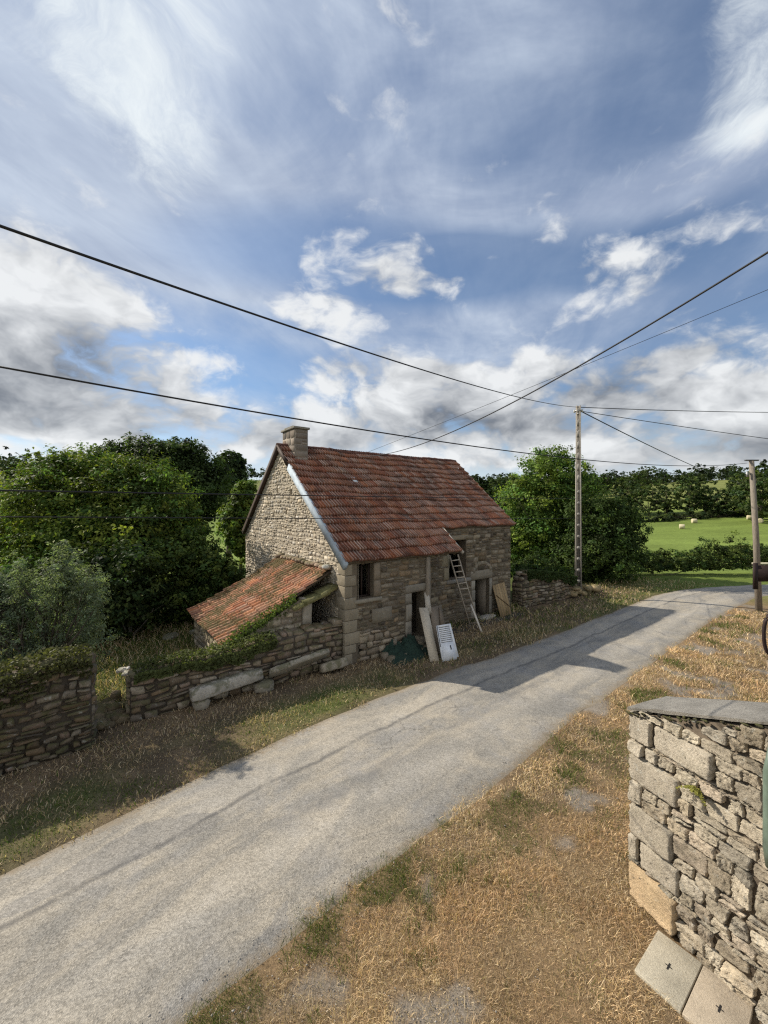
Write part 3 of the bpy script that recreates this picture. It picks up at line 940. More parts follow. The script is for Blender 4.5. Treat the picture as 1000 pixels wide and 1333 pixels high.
def tiles(mb, P, nrm, rows, span, tw, tint_fn, seed, lift=(.05, .012), prof=None, over=.22, jz=.006, lichen=1.0):
    """rows = list of row edges; span(row_mid) -> (c0, c1); P(c, r) -> base point on the roof plane"""
    rnd = np.random.RandomState(seed)
    prof = prof or [(0, .030), (.10, .034), (.2, .010), (.42, .004), (.5, .026), (.58, .026), (.66, .004), (.9, .008), (1.0, .026)]
    pc = np.array([p[0] for p in prof])
    ph = np.array([p[1] for p in prof])
    nrm = np.asarray(nrm, float)
    m_ = len(pc)
    for j in range(len(rows) - 1):
        r0, r1 = rows[j], rows[j + 1]
        c0, c1 = span(0.5 * (r0 + r1))
        nc = int(round((c1 - c0) / tw))
        w = (c1 - c0) / nc
        for i in range(nc):
            ca = c0 + i * w
            cs = ca + pc * w
            e = rnd.uniform(-1, 1)
            ra = r0 + rnd.uniform(-.012, .012) * np.sign(r1 - r0)
            rb = r1 + over * (r1 - r0)
            dz = rnd.uniform(-jz, jz)
            low = P(cs, np.full(m_, ra)) + nrm * (ph + lift[0] + dz)[:, None]
            high = P(cs, np.full(m_, rb)) + nrm * (ph + lift[1])[:, None]
            under = P(cs, np.full(m_, ra)) + nrm * (ph * .5 + lift[0] * .25 + dz)[:, None]
            f = []
            for k in range(m_ - 1):
                f.append((k, k + 1, m_ + k + 1, m_ + k))
                f.append((2 * m_ + k, 2 * m_ + k + 1, k + 1, k))
            tc = np.asarray(tint_fn(rnd, i, j, ca, r0))
            # lichen bleaches the ribs of the tiles, the row shadow is painted dark on the lower lip
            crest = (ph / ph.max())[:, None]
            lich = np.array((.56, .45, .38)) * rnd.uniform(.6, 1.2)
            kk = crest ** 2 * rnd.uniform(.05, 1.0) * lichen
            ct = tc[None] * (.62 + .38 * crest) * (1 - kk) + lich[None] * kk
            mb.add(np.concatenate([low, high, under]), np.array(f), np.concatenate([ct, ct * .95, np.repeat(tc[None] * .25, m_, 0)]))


def sag(t, s):
    return -.05 * np.sin(np.clip(t / 10, 0, 1) * math.pi) * np.clip(s / 5.2, 0, 1) + .02 * np.sin(t * 1.7 + s * 2.2) * np.clip(s, 0, 1) + 0.018 * np.sin(t * 3.1 - s)


PF = lambda c, r: np.stack([c, r, EAVE_Z + K * (r - EAVE_S) + sag(c, r)], 1)
NF = np.array((0, -K, 1)) / math.hypot(K, 1)
EX = (RIDGE_S - EAVE_S) / 15
rows_all = [EAVE_S + EX * i for i in range(16)]
VR = lambda s: 10.02 + .42 * (s - .95) / 4.25


def red(rnd, i, j, c, r):
    p = [(.31, .108, .052), (.27, .092, .048), (.36, .135, .065), (.22, .078, .044), (.33, .145, .085), (.26, .085, .044)][rnd.randint(6)]
    k = .80 + .95 * float(fbm(c * .5 + 3, r * .9, 3)) + .14 * rnd.uniform(-1, 1)
    return np.array(p) * k


RP = [(0, .038), (.09, .042), (.18, .008), (.40, .002), (.47, .036), (.57, .036), (.64, .002), (.90, .004), (1.0, .034)]
mb = MB()
tiles(mb, PF, NF, rows_all[:4], lambda r: (-.1, 5.12), .25, red, 31, (.115, .008), RP, .2, .010)
tiles(mb, PF, NF, rows_all[3:], lambda r: (-.1, VR(r)), .25, red, 32, (.115, .008), RP, .2, .010)
roof = mb.build('roof', M['roof_tile'], house)
# decking under the tiles
mb = MB()
for (a, b, s0, s1) in ((-.08, 5.1, EAVE_S + .02, rows_all[3]), (-.08, 10.05, rows_all[3] + .02, RIDGE_S)):
    n_ = 14
    for i in range(n_):
        t0, t1 = a + (b - a) * i / n_, a + (b - a) * (i + 1) / n_
        q = PF(np.array([t0, t1, t1, t0]), np.array([s0, s0, s1, s1]))
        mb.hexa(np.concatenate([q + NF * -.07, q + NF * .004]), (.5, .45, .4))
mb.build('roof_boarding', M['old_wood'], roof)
KR = (REAR_Z - RIDGE_Z) / (REAR_S - RIDGE_S)
PB = lambda c, r: np.stack([c, r, RIDGE_Z + KR * (r - RIDGE_S)], 1)
NB = np.array((0, -KR, 1)) / math.hypot(KR, 1)
mb = MB()
tiles(mb, PB, NB, [REAR_S + .15 - (REAR_S + .15 - RIDGE_S) * i / 13 for i in range(14)], lambda r: (-.1, 10.4), .25, red, 33)
rear_roof = mb.build('roof', M['roof_tile'], house)
mb = MB()
q = PB(np.array([-.08, 10.38, 10.38, -.08]), np.array([RIDGE_S, RIDGE_S, REAR_S + .1, REAR_S + .1]))
mb.hexa(np.concatenate([q + NB * -.07, q + NB * .004]), (.5, .45, .4))
mb.build('roof_boarding', M['old_wood'], rear_roof)
# ridge tiles
mb = MB()
rnd = np.random.RandomState(9)
nrt = 26
for i in range(nrt):
    t0 = -.12 + (10.45 + .12) * i / nrt
    t1 = t0 + (10.57 / nrt) * 1.06
    vs = []
    lf = rnd.uniform(-.008, .012)
    for (t, rr_) in ((t0, .135), (t1, .118)):
        for k in range(7):
            a = math.pi * k / 6
            vs.append((t, RIDGE_S + rr_ * math.cos(a) * 1.05, RIDGE_Z - .03 + float(sag(np.array(t), np.array(5.2))) + rr_ * math.sin(a) + .03 + lf))
    vs += [(x, y * 1 + (RIDGE_S - y) * .18, z - .02) for (x, y, z) in vs[:7]]
    f = [(k, k + 1, 7 + k + 1, 7 + k) for k in range(6)] + [(14 + k, 14 + k + 1, k + 1, k) for k in range(6)]
    mb.add(vs, f, np.array((.13, .055, .04)) * rnd.uniform(.6, 1.15))
mb.build('ridge_tile', M['roof_tile'], roof)
# zinc barge flashing on the near gable, dark barge board behind it, pale lath on the short verge
mb = MB()


def along(s0, s1, t0, t1, n0, n1):
    o = []
    for s in (s0, s1):
        b = np.array((0, s, roof_z(s)))
        for (t, n_) in ((t0, n0), (t1, n0), (t1, n1), (t0, n1)):
            o.append(b + np.array((t, 0, 0)) + NF * n_)
    return o


zv = along(-.2, 4.05, -.13, -.035, -.185, .085)
mb.hexa(zv, (1, 1, 1))
mb.build('barge_flashing', M['zinc'], roof)
mb = MB()
mb.hexa(along(4.05, 5.2, -.13, -.03, -.10, .05), (1.3, 1.2, 1.1))
mb.build('barge_board', M['dark_wood'], roof)
mb = MB()
o = []
for s in (RIDGE_S, REAR_S + .15):
    b = np.array((0, s, RIDGE_Z + KR * (s - RIDGE_S)))
    for (t, n_) in ((-.14, -.16), (-.02, -.16), (-.02, .075), (-.14, .075)):
        o.append(b + np.array((t, 0, 0)) + NB * n_)
mb.hexa(o, (1.4, 1.3, 1.2))
mb.build('barge_board', M['dark_wood'], rear_roof)
mb = MB()
mb.hexa(along(-.2, .98, 5.12, 5.17, -.03, .09), (1, 1, 1))
mb.build('verge_lath', M['pale_wood'], roof)
mb = MB()
q0, q1 = PF(np.array([10.02]), np.array([.95]))[0], PF(np.array([10.44]), np.array([5.2]))[0]
o = []
for q in (q0, q1):
    for (t, n_) in ((0, -.06), (.05, -.06), (.05, .09), (0, .09)):
        o.append(q + np.array((t, 0, 0)) + NF * n_)
mb.hexa(o, (.8, .65, .6))
mb.build('verge_lath', M['pale_wood'], roof)
# eave rafters' ends and fascia in shade
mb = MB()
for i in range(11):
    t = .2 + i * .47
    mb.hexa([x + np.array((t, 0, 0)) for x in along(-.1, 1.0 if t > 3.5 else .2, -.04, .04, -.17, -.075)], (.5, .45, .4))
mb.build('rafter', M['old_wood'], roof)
# a pale slipped slate of roof glass
mb = MB()
q = PF(np.array([2.42, 2.62, 2.62, 2.42]), np.array([3.32, 3.32, 3.58, 3.58]))
mb.hexa(np.concatenate([q + NF * .07, q + NF * .085]), (.9, .95, 1))
mb.build('patch_tile', M['white_paint'], roof)

# chimney
ch = bpy.data.objects.new('chimney', None)
COL.objects.link(ch)
ch.parent = house
CT0, CT1, CS0, CS1, CZ1 = .33, .90, 4.42, 5.66, 8.12
CHT = [(.23, .195, .16), (.20, .165, .135), (.26, .215, .175), (.18, .155, .135), (.24, .175, .135)]
mb = MB()
mb.box((CT0, CS0, 6.2), (CT1, CS1, CZ1), (.25, .21, .17))
cs_kw = dict(course=(.18, .30), width=(.25, .5), joint=.015, depth=(.008, .02), split=.1, jitter=.008)
masonry(mb, CS0, CS1, 6.5, CZ1, [], lambda u, v, d: np.stack([CT0 - d, u, v], 1), CHT, 41, **cs_kw)
masonry(mb, CT0, CT1, 6.5, CZ1, [], lambda u, v, d: np.stack([u, CS0 - d, v], 1), CHT, 42, **cs_kw)
masonry(mb, CT0, CT1, 6.5, CZ1, [], lambda u, v, d: np.stack([u, CS1 + d, v], 1), CHT, 43, **cs_kw)
masonry(mb, CS0, CS1, 6.5, CZ1, [], lambda u, v, d: np.stack([CT1 + d, u, v], 1), CHT, 44, **cs_kw)
mb.build('stack', M['dressed_stone'], ch)
mb = MB()
mb.box((CT0 - .07, CS0 - .07, CZ1), (CT1 + .07, CS1 + .07, CZ1 + .09), (.25, .23, .20))
mb.box((CT0 - .02, CS0 + .2, CZ1 + .09), (CT1 + .02, CS1 - .2, CZ1 + .14), (.22, .20, .18), .015)
cp = mb.build('cap', M['field_stone'], ch)
bv = cp.modifiers.new('bevel', 'BEVEL')
bv.width = .02
bv.segments = 2

# timber post under the long eave
mb = MB()
mb.hexa([(3.36, -.12, 0), (3.56, -.12, 0), (3.56, .02, 0), (3.36, .02, 0), (3.38, -.1, 3.12), (3.54, -.1, 3.12), (3.54, .02, 3.2), (3.38, .02, 3.2)])
mb.build('post', M['old_wood'], house)
# rounded threshold stone
rnd = np.random.RandomState(77)


def boulder(mb, c, r, tint, seed, n=(10, 7), squash=None, sup=0.75, rough=.12):
    rs = np.random.RandomState(seed)
    nu_, nv_ = n
    th = np.linspace(0, 2 * math.pi, nu_, endpoint=False)
    ph = np.linspace(-math.pi / 2, math.pi / 2, nv_)
    T_, P_ = np.meshgrid(th, ph, indexing='ij')
    sp = lambda x: np.sign(x) * np.abs(x) ** sup
    X = sp(np.cos(P_)) * sp(np.cos(T_))
    Y = sp(np.cos(P_)) * sp(np.sin(T_))
    Z = sp(np.sin(P_))
    k = 1 + rough * (rs.rand(nu_, nv_) - .5) * 2
    k[:, 0] = k[0, 0]
    k[:, -1] = k[0, -1]
    pts = np.stack([X * r[0] * k, Y * r[1] * k, Z * r[2] * k], -1)
    if squash is not None:
        ca, sa = math.cos(squash), math.sin(squash)
        pts = np.stack([pts[..., 0] * ca - pts[..., 1] * sa, pts[..., 0] * sa + pts[..., 1] * ca, pts[..., 2]], -1)
    id_ = np.arange(nu_ * nv_).reshape(nu_, nv_)
    id2 = np.roll(id_, -1, 0)
    f = np.stack([id_[:, :-1], id2[:, :-1], id2[:, 1:], id_[:, 1:]], -1).reshape(-1, 4)
    mb.add(pts.reshape(-1, 3) + np.asarray(c), f, tint)


mb = MB()
boulder(mb, (7.75, .78, .05), (.55, .22, .10), (.34, .31, .27), 3, (16, 9))
mb.build('doorstep', M['dressed_stone'], house, smooth=True)


# ------------------------------------------------------------------ leaf helper
def leaves(mb, pts, nrm, size, cols, rnd, aspect=.55, droop=0.25):
    """rhombus leaves at pts facing roughly nrm"""
    n = len(pts)
    size = np.broadcast_to(size, (n,))
    d = nrm + rnd.normal(0, .55, (n, 3))
    d /= np.linalg.norm(d, axis=1)[:, None] + 1e-9
    a = rnd.normal(0, 1, (n, 3))
    a[:, 2] -= droop
    x = a - d * np.sum(a * d, 1)[:, None]
    x /= np.linalg.norm(x, axis=1)[:, None] + 1e-9
    y = np.cross(d, x)
    L = (size * .5)[:, None]
    Wd = L * aspect
    fold = d * (L * .18)
    V = np.stack([pts - x * L, pts + y * Wd - x * L * .1 + fold, pts + x * L, pts - y * Wd - x * L * .1 + fold], 1).reshape(-1, 3)
    f = np.arange(4 * n).reshape(n, 4)
    mb.add(V, f, np.repeat(cols, 4, 0))


def crown_points(blobs, n, rnd, clump=.22, per=26, hollow=.45):
    """points gathered in twig-like clumps over the shells of ellipsoid blobs; returns pts, outward normals, clump id"""
    B = np.array(blobs, float)
    wgt = (B[:, 3] * B[:, 4] + B[:, 4] * B[:, 5] + B[:, 3] * B[:, 5])
    wgt = wgt / wgt.sum()
    nc = max(3, n // per)
    bi = rnd.choice(len(B), nc, p=wgt)
    d = rnd.normal(0, 1, (nc, 3))
    d /= np.linalg.norm(d, axis=1)[:, None]
    r = hollow + (1.06 - hollow) * rnd.rand(nc) ** .45
    c = B[bi, :3] + d * B[bi, 3:] * r[:, None]
    lump = np.zeros(nc)
    for _ in range(5):
        kv = rnd.normal(0, 2.6, 3)
        lump += np.sin(d @ kv + c @ (kv * .35 / max(B[:, 3:].mean(), .1)) + rnd.uniform(0, 6))
    c = B[bi, :3] + d * B[bi, 3:] * (r * (1 + .11 * lump))[:, None]
    spray = rnd.rand(nc) < .16
    c[spray] = B[bi[spray], :3] + d[spray] * B[bi[spray], 3:] * rnd.uniform(1.08, 1.32, (spray.sum(), 1))
    rad = B[bi, 3:].mean(1)
    k = rnd.randint(0, nc, n)
    off = rnd.normal(0, 1, (n, 3))
    off /= np.linalg.norm(off, axis=1)[:, None]
    off *= (rnd.rand(n) ** .5)[:, None]
    cl = clump * (0.5 + .9 * rnd.rand(nc)) * np.clip(rad, .3, 3) ** .6 * np.where(spray, .7, 1)
    pts = c[k] + off * cl[k][:, None] * np.array((1, 1, .75))
    return pts, d[k] * .7 + off * .5 + np.array((0, 0, .45)), k, nc


def foliage(name, blobs, n, leaf, color, seed, parent=None, clump=.3, var=.38, yellow=.25, aspect=.55, per=26, hollow=.45, zmin=0.03, droop=.25):
    rnd = np.random.RandomState(seed)
    pts, nr, k, nc = crown_points(blobs, n, rnd, clump, per, hollow)
    ok = pts[:, 2] > zmin
    pts, nr, k = pts[ok], nr[ok], k[ok]
    cc = (1 + var * rnd.normal(0, 1, nc))[k] * (1 + .18 * rnd.normal(0, 1, len(pts)))
    yy = np.clip(rnd.normal(0, 1, nc), -1, 1)[k] * yellow
    col = np.asarray(color)[None] * np.clip(cc, .3, 2.2)[:, None]
    col[:, 0] *= 1 + yy * .7
    col[:, 1] *= 1 + yy * .2
    col[:, 2] *= 1 - yy * .3
    mb = MB()
    leaves(mb, pts, nr, leaf * rnd.uniform(.65, 1.3, len(pts)), np.clip(col, .004, .6), rnd, aspect, droop)
    return mb.build(name, M['leaf'], parent)


def limb(a, b, r0, r1, rnd, mb, bend=.12, n=6, sides=7):
    a, b = np.asarray(a, float), np.asarray(b, float)
    t = np.linspace(0, 1, n)[:, None]
    p = a + (b - a) * t
    L = np.linalg.norm(b - a)
    o = rnd.normal(0, 1, 3) * bend * L
    p = p + o * (np.sin(t * math.pi)) * .6 + rnd.normal(0, .012 * L, p.shape) * np.sin(t * math.pi)
    mb.tube(p, list(np.linspace(r0, r1, n)), sides)
    return p


def tree(name, label, base, blobs, n, leaf, color, seed, tr=.16, cat='tree', group=None, **kw):
    """blobs are world-space ellipsoids; stored relative to the base"""
    base = np.asarray(base, float)
    root = thing(name, label, cat, base, 0, group)
    rnd = np.random.RandomState(seed + 500)
    rel = [(x - base[0], y - base[1], z - base[2], a, b, c) for (x, y, z, a, b, c) in blobs]
    mb = MB()
    zs = sorted(rel, key=lambda q: q[2])
    fork = min(zs[0][2] * .6, 2.2)
    fork = max(fork, .25)
    limb((0, 0, -.1), (rnd.uniform(-.1, .1), rnd.uniform(-.1, .1), fork), tr * 1.25, tr * .9, rnd, mb, .03, 5, 9)
    for q in rel:
        c = np.array(q[:3])
        p = limb((0, 0, fork * rnd.uniform(.75, 1.0)), c, tr * .62, tr * .16, rnd, mb, .1)
        for _ in range(4):
            e = c + rnd.normal(0, .5, 3) * np.array(q[3:])
            limb(p[rnd.randint(2, 5)], e, tr * .25, tr * .05, rnd, mb, .1, 5, 5)
    mb.build('trunk', M['bark'], root, smooth=True)
    foliage('crown', rel, n, leaf, color, seed, root, **kw)
    return root


def px_blobs(items, d):
    """crown ellipses sketched as (across, up, half width, half height, depth offset) at distance d"""
    out = []
    for it in items:
        u, v, ru, rv = it[:4]
        dd = d + (it[4] if len(it) > 4 else 0)
        c = at_depth(u, v, dd)
        out.append((c[0], c[1], c[2], ru * dd / 525, ru * dd / 525 * .9, rv * dd / 525))
    return out


# ------------------------------------------------------------------ lean-to shed
shed = thing('lean_to_shed', 'low lean-to with a mossy orange tiled roof against the cottage gable', 'shed', HOUSE, HRZ)
LZ0, LK, LW = 2.88, .503, 3.5
PL = lambda c, r: np.stack([-r, c, LZ0 - LK * r + .03 * np.sin(c * 2.1 + r) - .05 * np.sin(r / LW * math.pi)], 1)
NL = np.array((-LK, 0, 1)) / math.hypot(LK, 1)


def orange(rnd, i, j, c, r):
    p = [(.49, .19, .085), (.42, .155, .075), (.54, .24, .12), (.35, .145, .085), (.46, .24, .14)][rnd.randint(5)]
    return np.array(p) * (1 + .18 * rnd.uniform(-1, 1))


mb = MB()
rows = [LW - LW * i / 11 for i in range(12)]
tiles(mb, PL, NL, rows, lambda r: (.80 + .05 * math.sin(r * 5), 5.12 + .06 * math.sin(r * 4)), .22, orange, 51, (.075, .01), [(0, .002), (.18, .002), (.34, .05), (.5, .068), (.66, .05), (.84, .002), (1, .002)], .25, .012, .35)
lroof = mb.build('roof', M['shed_tile'], shed)
mb = MB()
q = PL(np.array([.84, 5.06, 5.06, .84]), np.array([.02, .02, LW - .04, LW - .04]))
mb.hexa(np.concatenate([q + NL * -.09, q + NL * -.03])[[3, 2, 1, 0, 7, 6, 5, 4]], (.5, .45, .4))
mb.build('roof_boarding', M['old_wood'], lroof)
# mortar fillet where the roof meets the gable
mb = MB()
rnd = np.random.RandomState(5)
for i in range(16):
    s = .85 + i * .27
    boulder(mb, (-.1, s + .13, LZ0 + .09 + rnd.uniform(-.03, .03)), (.15, .17, .075), np.array((.30, .22, .16)) * rnd.uniform(.5, 1.3), 60 + i, (8, 6))
boulder(mb, (-.16, .92, LZ0 + .12), (.16, .13, .07), (.62, .60, .56), 99, (8, 6))
mb.build('ridge_fillet', M['field_stone'], lroof, smooth=True)
# walls of the shed
mb = MB()
WT = [(.29, .235, .175), (.25, .20, .15), (.33, .275, .20), (.22, .185, .145), (.36, .30, .22)]
pl = lambda u, v, d: np.stack([-u, .62 - d, v], 1)
ltop = lambda u: LZ0 - LK * u - .12 + (-.02 if u > 1 else 0)
masonry(mb, 1.16, 3.35, 1.2, 2.6, [], pl, WT, 52, (.14, .24), (.2, .5), .02, (.015, .045), ltop, .2, .02)
shell(mb, 1.16, 3.35, .5, [], pl, ltop, .45, (.22, .18, .135))
mb2 = MB()
mb2.add([(-.02, 5.0, -.1), (-3.3, 5.0, -.1), (-3.3, 5.0, LZ0 - LK * 3.3 - .1), (-.02, 5.0, LZ0 - .1)], [(0, 1, 2, 3)], (.25, .2, .15))
mb2.build('back_wall', M['field_stone'], shed)
mb.build('front_wall', M['field_stone'], shed)
mb = MB()
pe = lambda u, v, d: np.stack([-3.3 - d, u, v], 1)
masonry(mb, .5, 5.0, 0.0, 1.15, [], pe, WT, 53, (.14, .24), (.2, .5), .02, (.015, .045), lambda u: 1.12, .2, .02)
shell(mb, .5, 5.0, -.1, [], pe, lambda u: 1.14, .4, (.22, .18, .135))
mb.build('end_wall', M['field_stone'], shed)
dressed('pillar', [(.86, 1.17, 1.3, 2.12)], lambda u, v, d: np.stack([-u, .58 - d, v], 1), 54, shed, (.36, .32, .26), .05)
mb = MB()
mb.box((-1.16, .60, 1.25), (-.88, .98, 2.14), (.30, .26, .21))
mb.build('pillar', M['field_stone'], shed)
mb = MB()
for i, (a, b, c, d) in enumerate(((.02, .62, 2.36, 2.46), (.3, 1.2, 2.2, 2.3), (.75, 1.5, 2.08, 2.16))):
    mb.hexa([(-b, .38, c - .22), (-a, .38, c), (-a, 1.0, c), (-b, 1.0, c - .22), (-b, .40, d - .2), (-a, .40, d), (-a, 1.0, d), (-b, 1.0, d - .2)], np.array((.24, .22, .10)) * (1, .8, .9)[i])
mb.build('mossy_verge_slab', M['field_stone'], shed)

# ------------------------------------------------------------------ garden walls
def wall_thing(name, label, cat, origin, rz, u0, u1, v1, thick, tints, seed, topf, mat='field_stone', mort=(.085, .068, .05), course=(.12, .22), width=(.16, .48), depth=(.02, .07), ends=True, both=True):
    w = thing(name, label, cat, origin, rz)
    pf = lambda u, v, d: np.stack([u, -d, v], 1)
    m_ = MB()
    masonry(m_, u0, u1, 0.0, v1, [], pf, tints, seed, course, width, .024, depth, topf, .30, .036, wave=.025)
    if ends:
        masonry(m_, 0, thick, 0.0, v1, [], lambda u, v, d: np.stack([u1 + d, u, v], 1), tints, seed + 1, course, width, .024, depth, lambda u: topf(u1 - .02), .2, .02)
        masonry(m_, 0, thick, 0.0, v1, [], lambda u, v, d: np.stack([u0 - d, u, v], 1), tints, seed + 2, course, width, .024, depth, lambda u: topf(u0 + .02), .2, .02)
    if both:
        masonry(m_, u0, u1, 0.0, v1, [], lambda u, v, d: np.stack([u, thick + d, v], 1), tints, seed + 3, course, width, .024, depth, topf, .28, .026)
    # rubble along the top
    rs = np.random.RandomState(seed + 9)
    u = u0
    while u < u1 - .1:
        l = rs.uniform(.16, .4)
        for yy in (.16, thick - .18):
            boulder(m_, (u + l / 2, yy, topf(min(u + l / 2, u1)) - .03), (l * .55, thick * .32, rs.uniform(.06, .12)), np.asarray(tints[rs.randint(len(tints))]) * rs.uniform(.7, 1.2), rs.randint(9999), (9, 6))
        u += l
    body = m_.build('stones', M[mat], w)
    m_ = MB()
    n_ = 16
    us = np.linspace(u0, u1, n_)
    for a, b in zip(us[:-1], us[1:]):
        m_.hexa([(a, 0, -.25), (b, 0, -.25), (b, thick, -.25), (a, thick, -.25), (a, 0, topf(a) - .04), (b, 0, topf(b) - .04), (b, thick, topf(b) - .04), (a, thick, topf(a) - .04)], mort)
    m_.build('mortar', M['mortar'], w)
    return w


RUB = [(.21, .165, .115), (.17, .13, .09), (.25, .195, .135), (.15, .12, .09), (.29, .24, .18), (.20, .14, .085), (.23, .165, .12)]
gtop = lambda u: float(np.interp(u, [0, .7, 1.6, 2.5, 3.6, 4.7, 5.7], [1.02, 1.1, 1.06, 1.12, 1.26, 1.3, 1.34])) + .03 * math.sin(u * 7)
o = h2w(-5.68, .12)
gwall = wall_thing('garden_wall', 'ivy topped rubble garden wall running from the gate gap to the cottage corner', 'wall', o, HRZ, 0, 5.66, 1.5, .55, RUB, 61, gtop)
ltopf = lambda u: 1.78 + .1 * math.sin(u * 1.7) - .1 * max(0, u - 4.4)
o = h2w(-11.4, -.50)
wall_thing('garden_wall', 'tall crumbling rubble wall under the silvery bush left of the gate gap', 'wall', o, HRZ, 0, 5.0, 2.1, .6, [tuple(.72 * c for c in t) for t in RUB], 65, ltopf, course=(.1, .2), width=(.14, .42), depth=(.03, .09))
o = h2w(10.55, .86)
rtop = lambda u: float(np.interp(u, [0, .15, .5, 1.5, 3, 4.6], [1.2, 1.6, 1.74, 1.6, 1.38, 1.0]))
wall_thing('roadside_wall', 'ivy capped rubble wall between the cottage and the concrete pole', 'wall', o, HRZ + math.atan2(-.27, 4.16), 0, 4.5, 1.9, .6, RUB, 69, rtop)
mb = MB()
rnd = np.random.RandomState(8)
for i in range(46):
    a = rnd.rand()
    c = h2w(14.6 + a * 3.2, .9 + rnd.uniform(-.5, .9))
    boulder(mb, (c[0], c[1], rnd.uniform(0, .55) * (1 - a * .6)), (rnd.uniform(.15, .4), rnd.uniform(.15, .35), rnd.uniform(.08, .2)), np.array((.33, .25, .14)) * rnd.uniform(.6, 1.3), 300 + i, (8, 6), rnd.uniform(0, 3))
tag(mb.build('rubble_bank', M['field_stone'], smooth=True), 'brown tumbled bank of stones and straw just behind the concrete pole', 'rubble')

# stones lying along the garden wall
def beam_stone(name, label, p0, p1, w, h, tilt, tint, seed, cat='stone block'):
    p0, p1 = np.asarray(p0, float), np.asarray(p1, float)
    rs = np.random.RandomState(seed)
    n_ = 11
    ax = p1 - p0
    L = np.linalg.norm(ax)
    x = ax / L
    y = np.cross((0, 0, 1.0), x)
    y /= np.linalg.norm(y)
    z = np.cross(x, y)
    ca, sa = math.cos(tilt), math.sin(tilt)
    y, z = y * ca + z * sa, z * ca - y * sa
    ring = [(-1, -.8), (-1, .75), (-.8, 1), (.8, 1), (1, .8), (1, -.8), (.8, -1), (-.8, -1)]
    V = []
    for i in range(n_):
        k = i / (n_ - 1)
        sc = .86 if i in (0, n_ - 1) else 1
        for (a, b) in ring:
            V.append(p0 + x * L * k + y * (a * w / 2 * sc + rs.uniform(-.012, .012)) + z * (b * h / 2 * sc + rs.uniform(-.015, .015)))
    f = []
    for i in range(n_ - 1):
        for k in range(8):
            f.append((i * 8 + k, i * 8 + (k + 1) % 8, (i + 1) * 8 + (k + 1) % 8, (i + 1) * 8 + k))
    f += [tuple(range(8))[::-1], tuple((n_ - 1) * 8 + k for k in range(8))]
    m_ = MB()
    m_.add(V, f, tint)
    ob = m_.build(name, M['field_stone'])
    return tag(ob, label, cat)


beam_stone('stone_beam', 'long squared granite beam lying against the garden wall foot', h2w(-4.45, -.12, .38), h2w(-2.68, -.02, .46), .34, .30, -.12, (.40, .36, .30), 71)
beam_stone('stone_slab', 'mossy tilted slab leaning between the granite beam and the cottage', h2w(-2.45, -.06, .40), h2w(-.65, -.02, .56), .44, .16, -.75, (.33, .29, .225), 72, 'stone slab')
beam_stone('fallen_block', 'rough fallen stone block at the foot of the cottage corner', h2w(-.95, -.18, .20), h2w(-.12, -.24, .26), .34, .26, -.35, (.32, .27, .20), 73)
for i, (t, s, L, lab) in enumerate([(-4.2, .0, .34, 'propping stone under the left end of the granite beam'), (-2.62, .0, .5, 'propping stone between the granite beam and the mossy slab')]):
    mb = MB()
    c = h2w(t, s - .06, .11)
    boulder(mb, c, (L * .55, .22, .14), (.30, .26, .2), 80 + i, (12, 8), HRZ, .55)
    tag(mb.build('prop_stone', M['field_stone'], smooth=False), lab, 'stone')
for i, (u, v, L, lab) in enumerate([(168, 877, .34, 'pale flat stone lying on the ground in the gate gap, nearer the ivy wall'), (158, 874, .28, 'pale flat stone in the gate gap farther from the ivy wall')]):
    p = ground_point(u, v, .55)
    beam_stone('flat_stone', lab, p + np.array((-L / 2, .05 * i, 0)), p + np.array((L / 2, .1, 0.02)), .2, .07, .1, (.55, .52, .47), 84 + i, 'stone')
# earth bank in the gate gap
mb = MB()
rnd = np.random.RandomState(15)
for i in range(30):
    c = h2w(rnd.uniform(-6.35, -5.75), rnd.uniform(.2, 1.6))
    boulder(mb, (c[0], c[1], rnd.uniform(-.1, .16)), (rnd.uniform(.12, .3), rnd.uniform(.12, .3), rnd.uniform(.05, .14)), np.array((.15, .115, .07)) * rnd.uniform(.7, 1.3), 400 + i, (8, 6), rnd.uniform(0, 3))
tag(mb.build('earth_bank', M['field_stone'], smooth=True), 'low bank of earth and rubble filling the gate gap between the two garden walls', 'bank')

# garden litter of stones behind the wall
rnd = np.random.RandomState(3)
for i, (u, v, s, lab) in enumerate([(252, 823, .25, 'pale stone on the garden ground below the shed eave'), (222, 829, .34, 'flat grey stone in the garden left of the shed'), (203, 818, .22, 'small round stone in the garden under the hazel'), (262, 835, .2, 'small stone close to the shed eave corner')]):
    mb = MB()
    p = ground_point(u, v, .04)
    boulder(mb, p, (s, s * .7, s * .35), np.array((.30, .28, .24)) * rnd.uniform(.8, 1.1), 90 + i, (10, 7), rnd.uniform(0, 3))
    tag(mb.build('garden_stone', M['field_stone'], smooth=True), lab, 'stone')

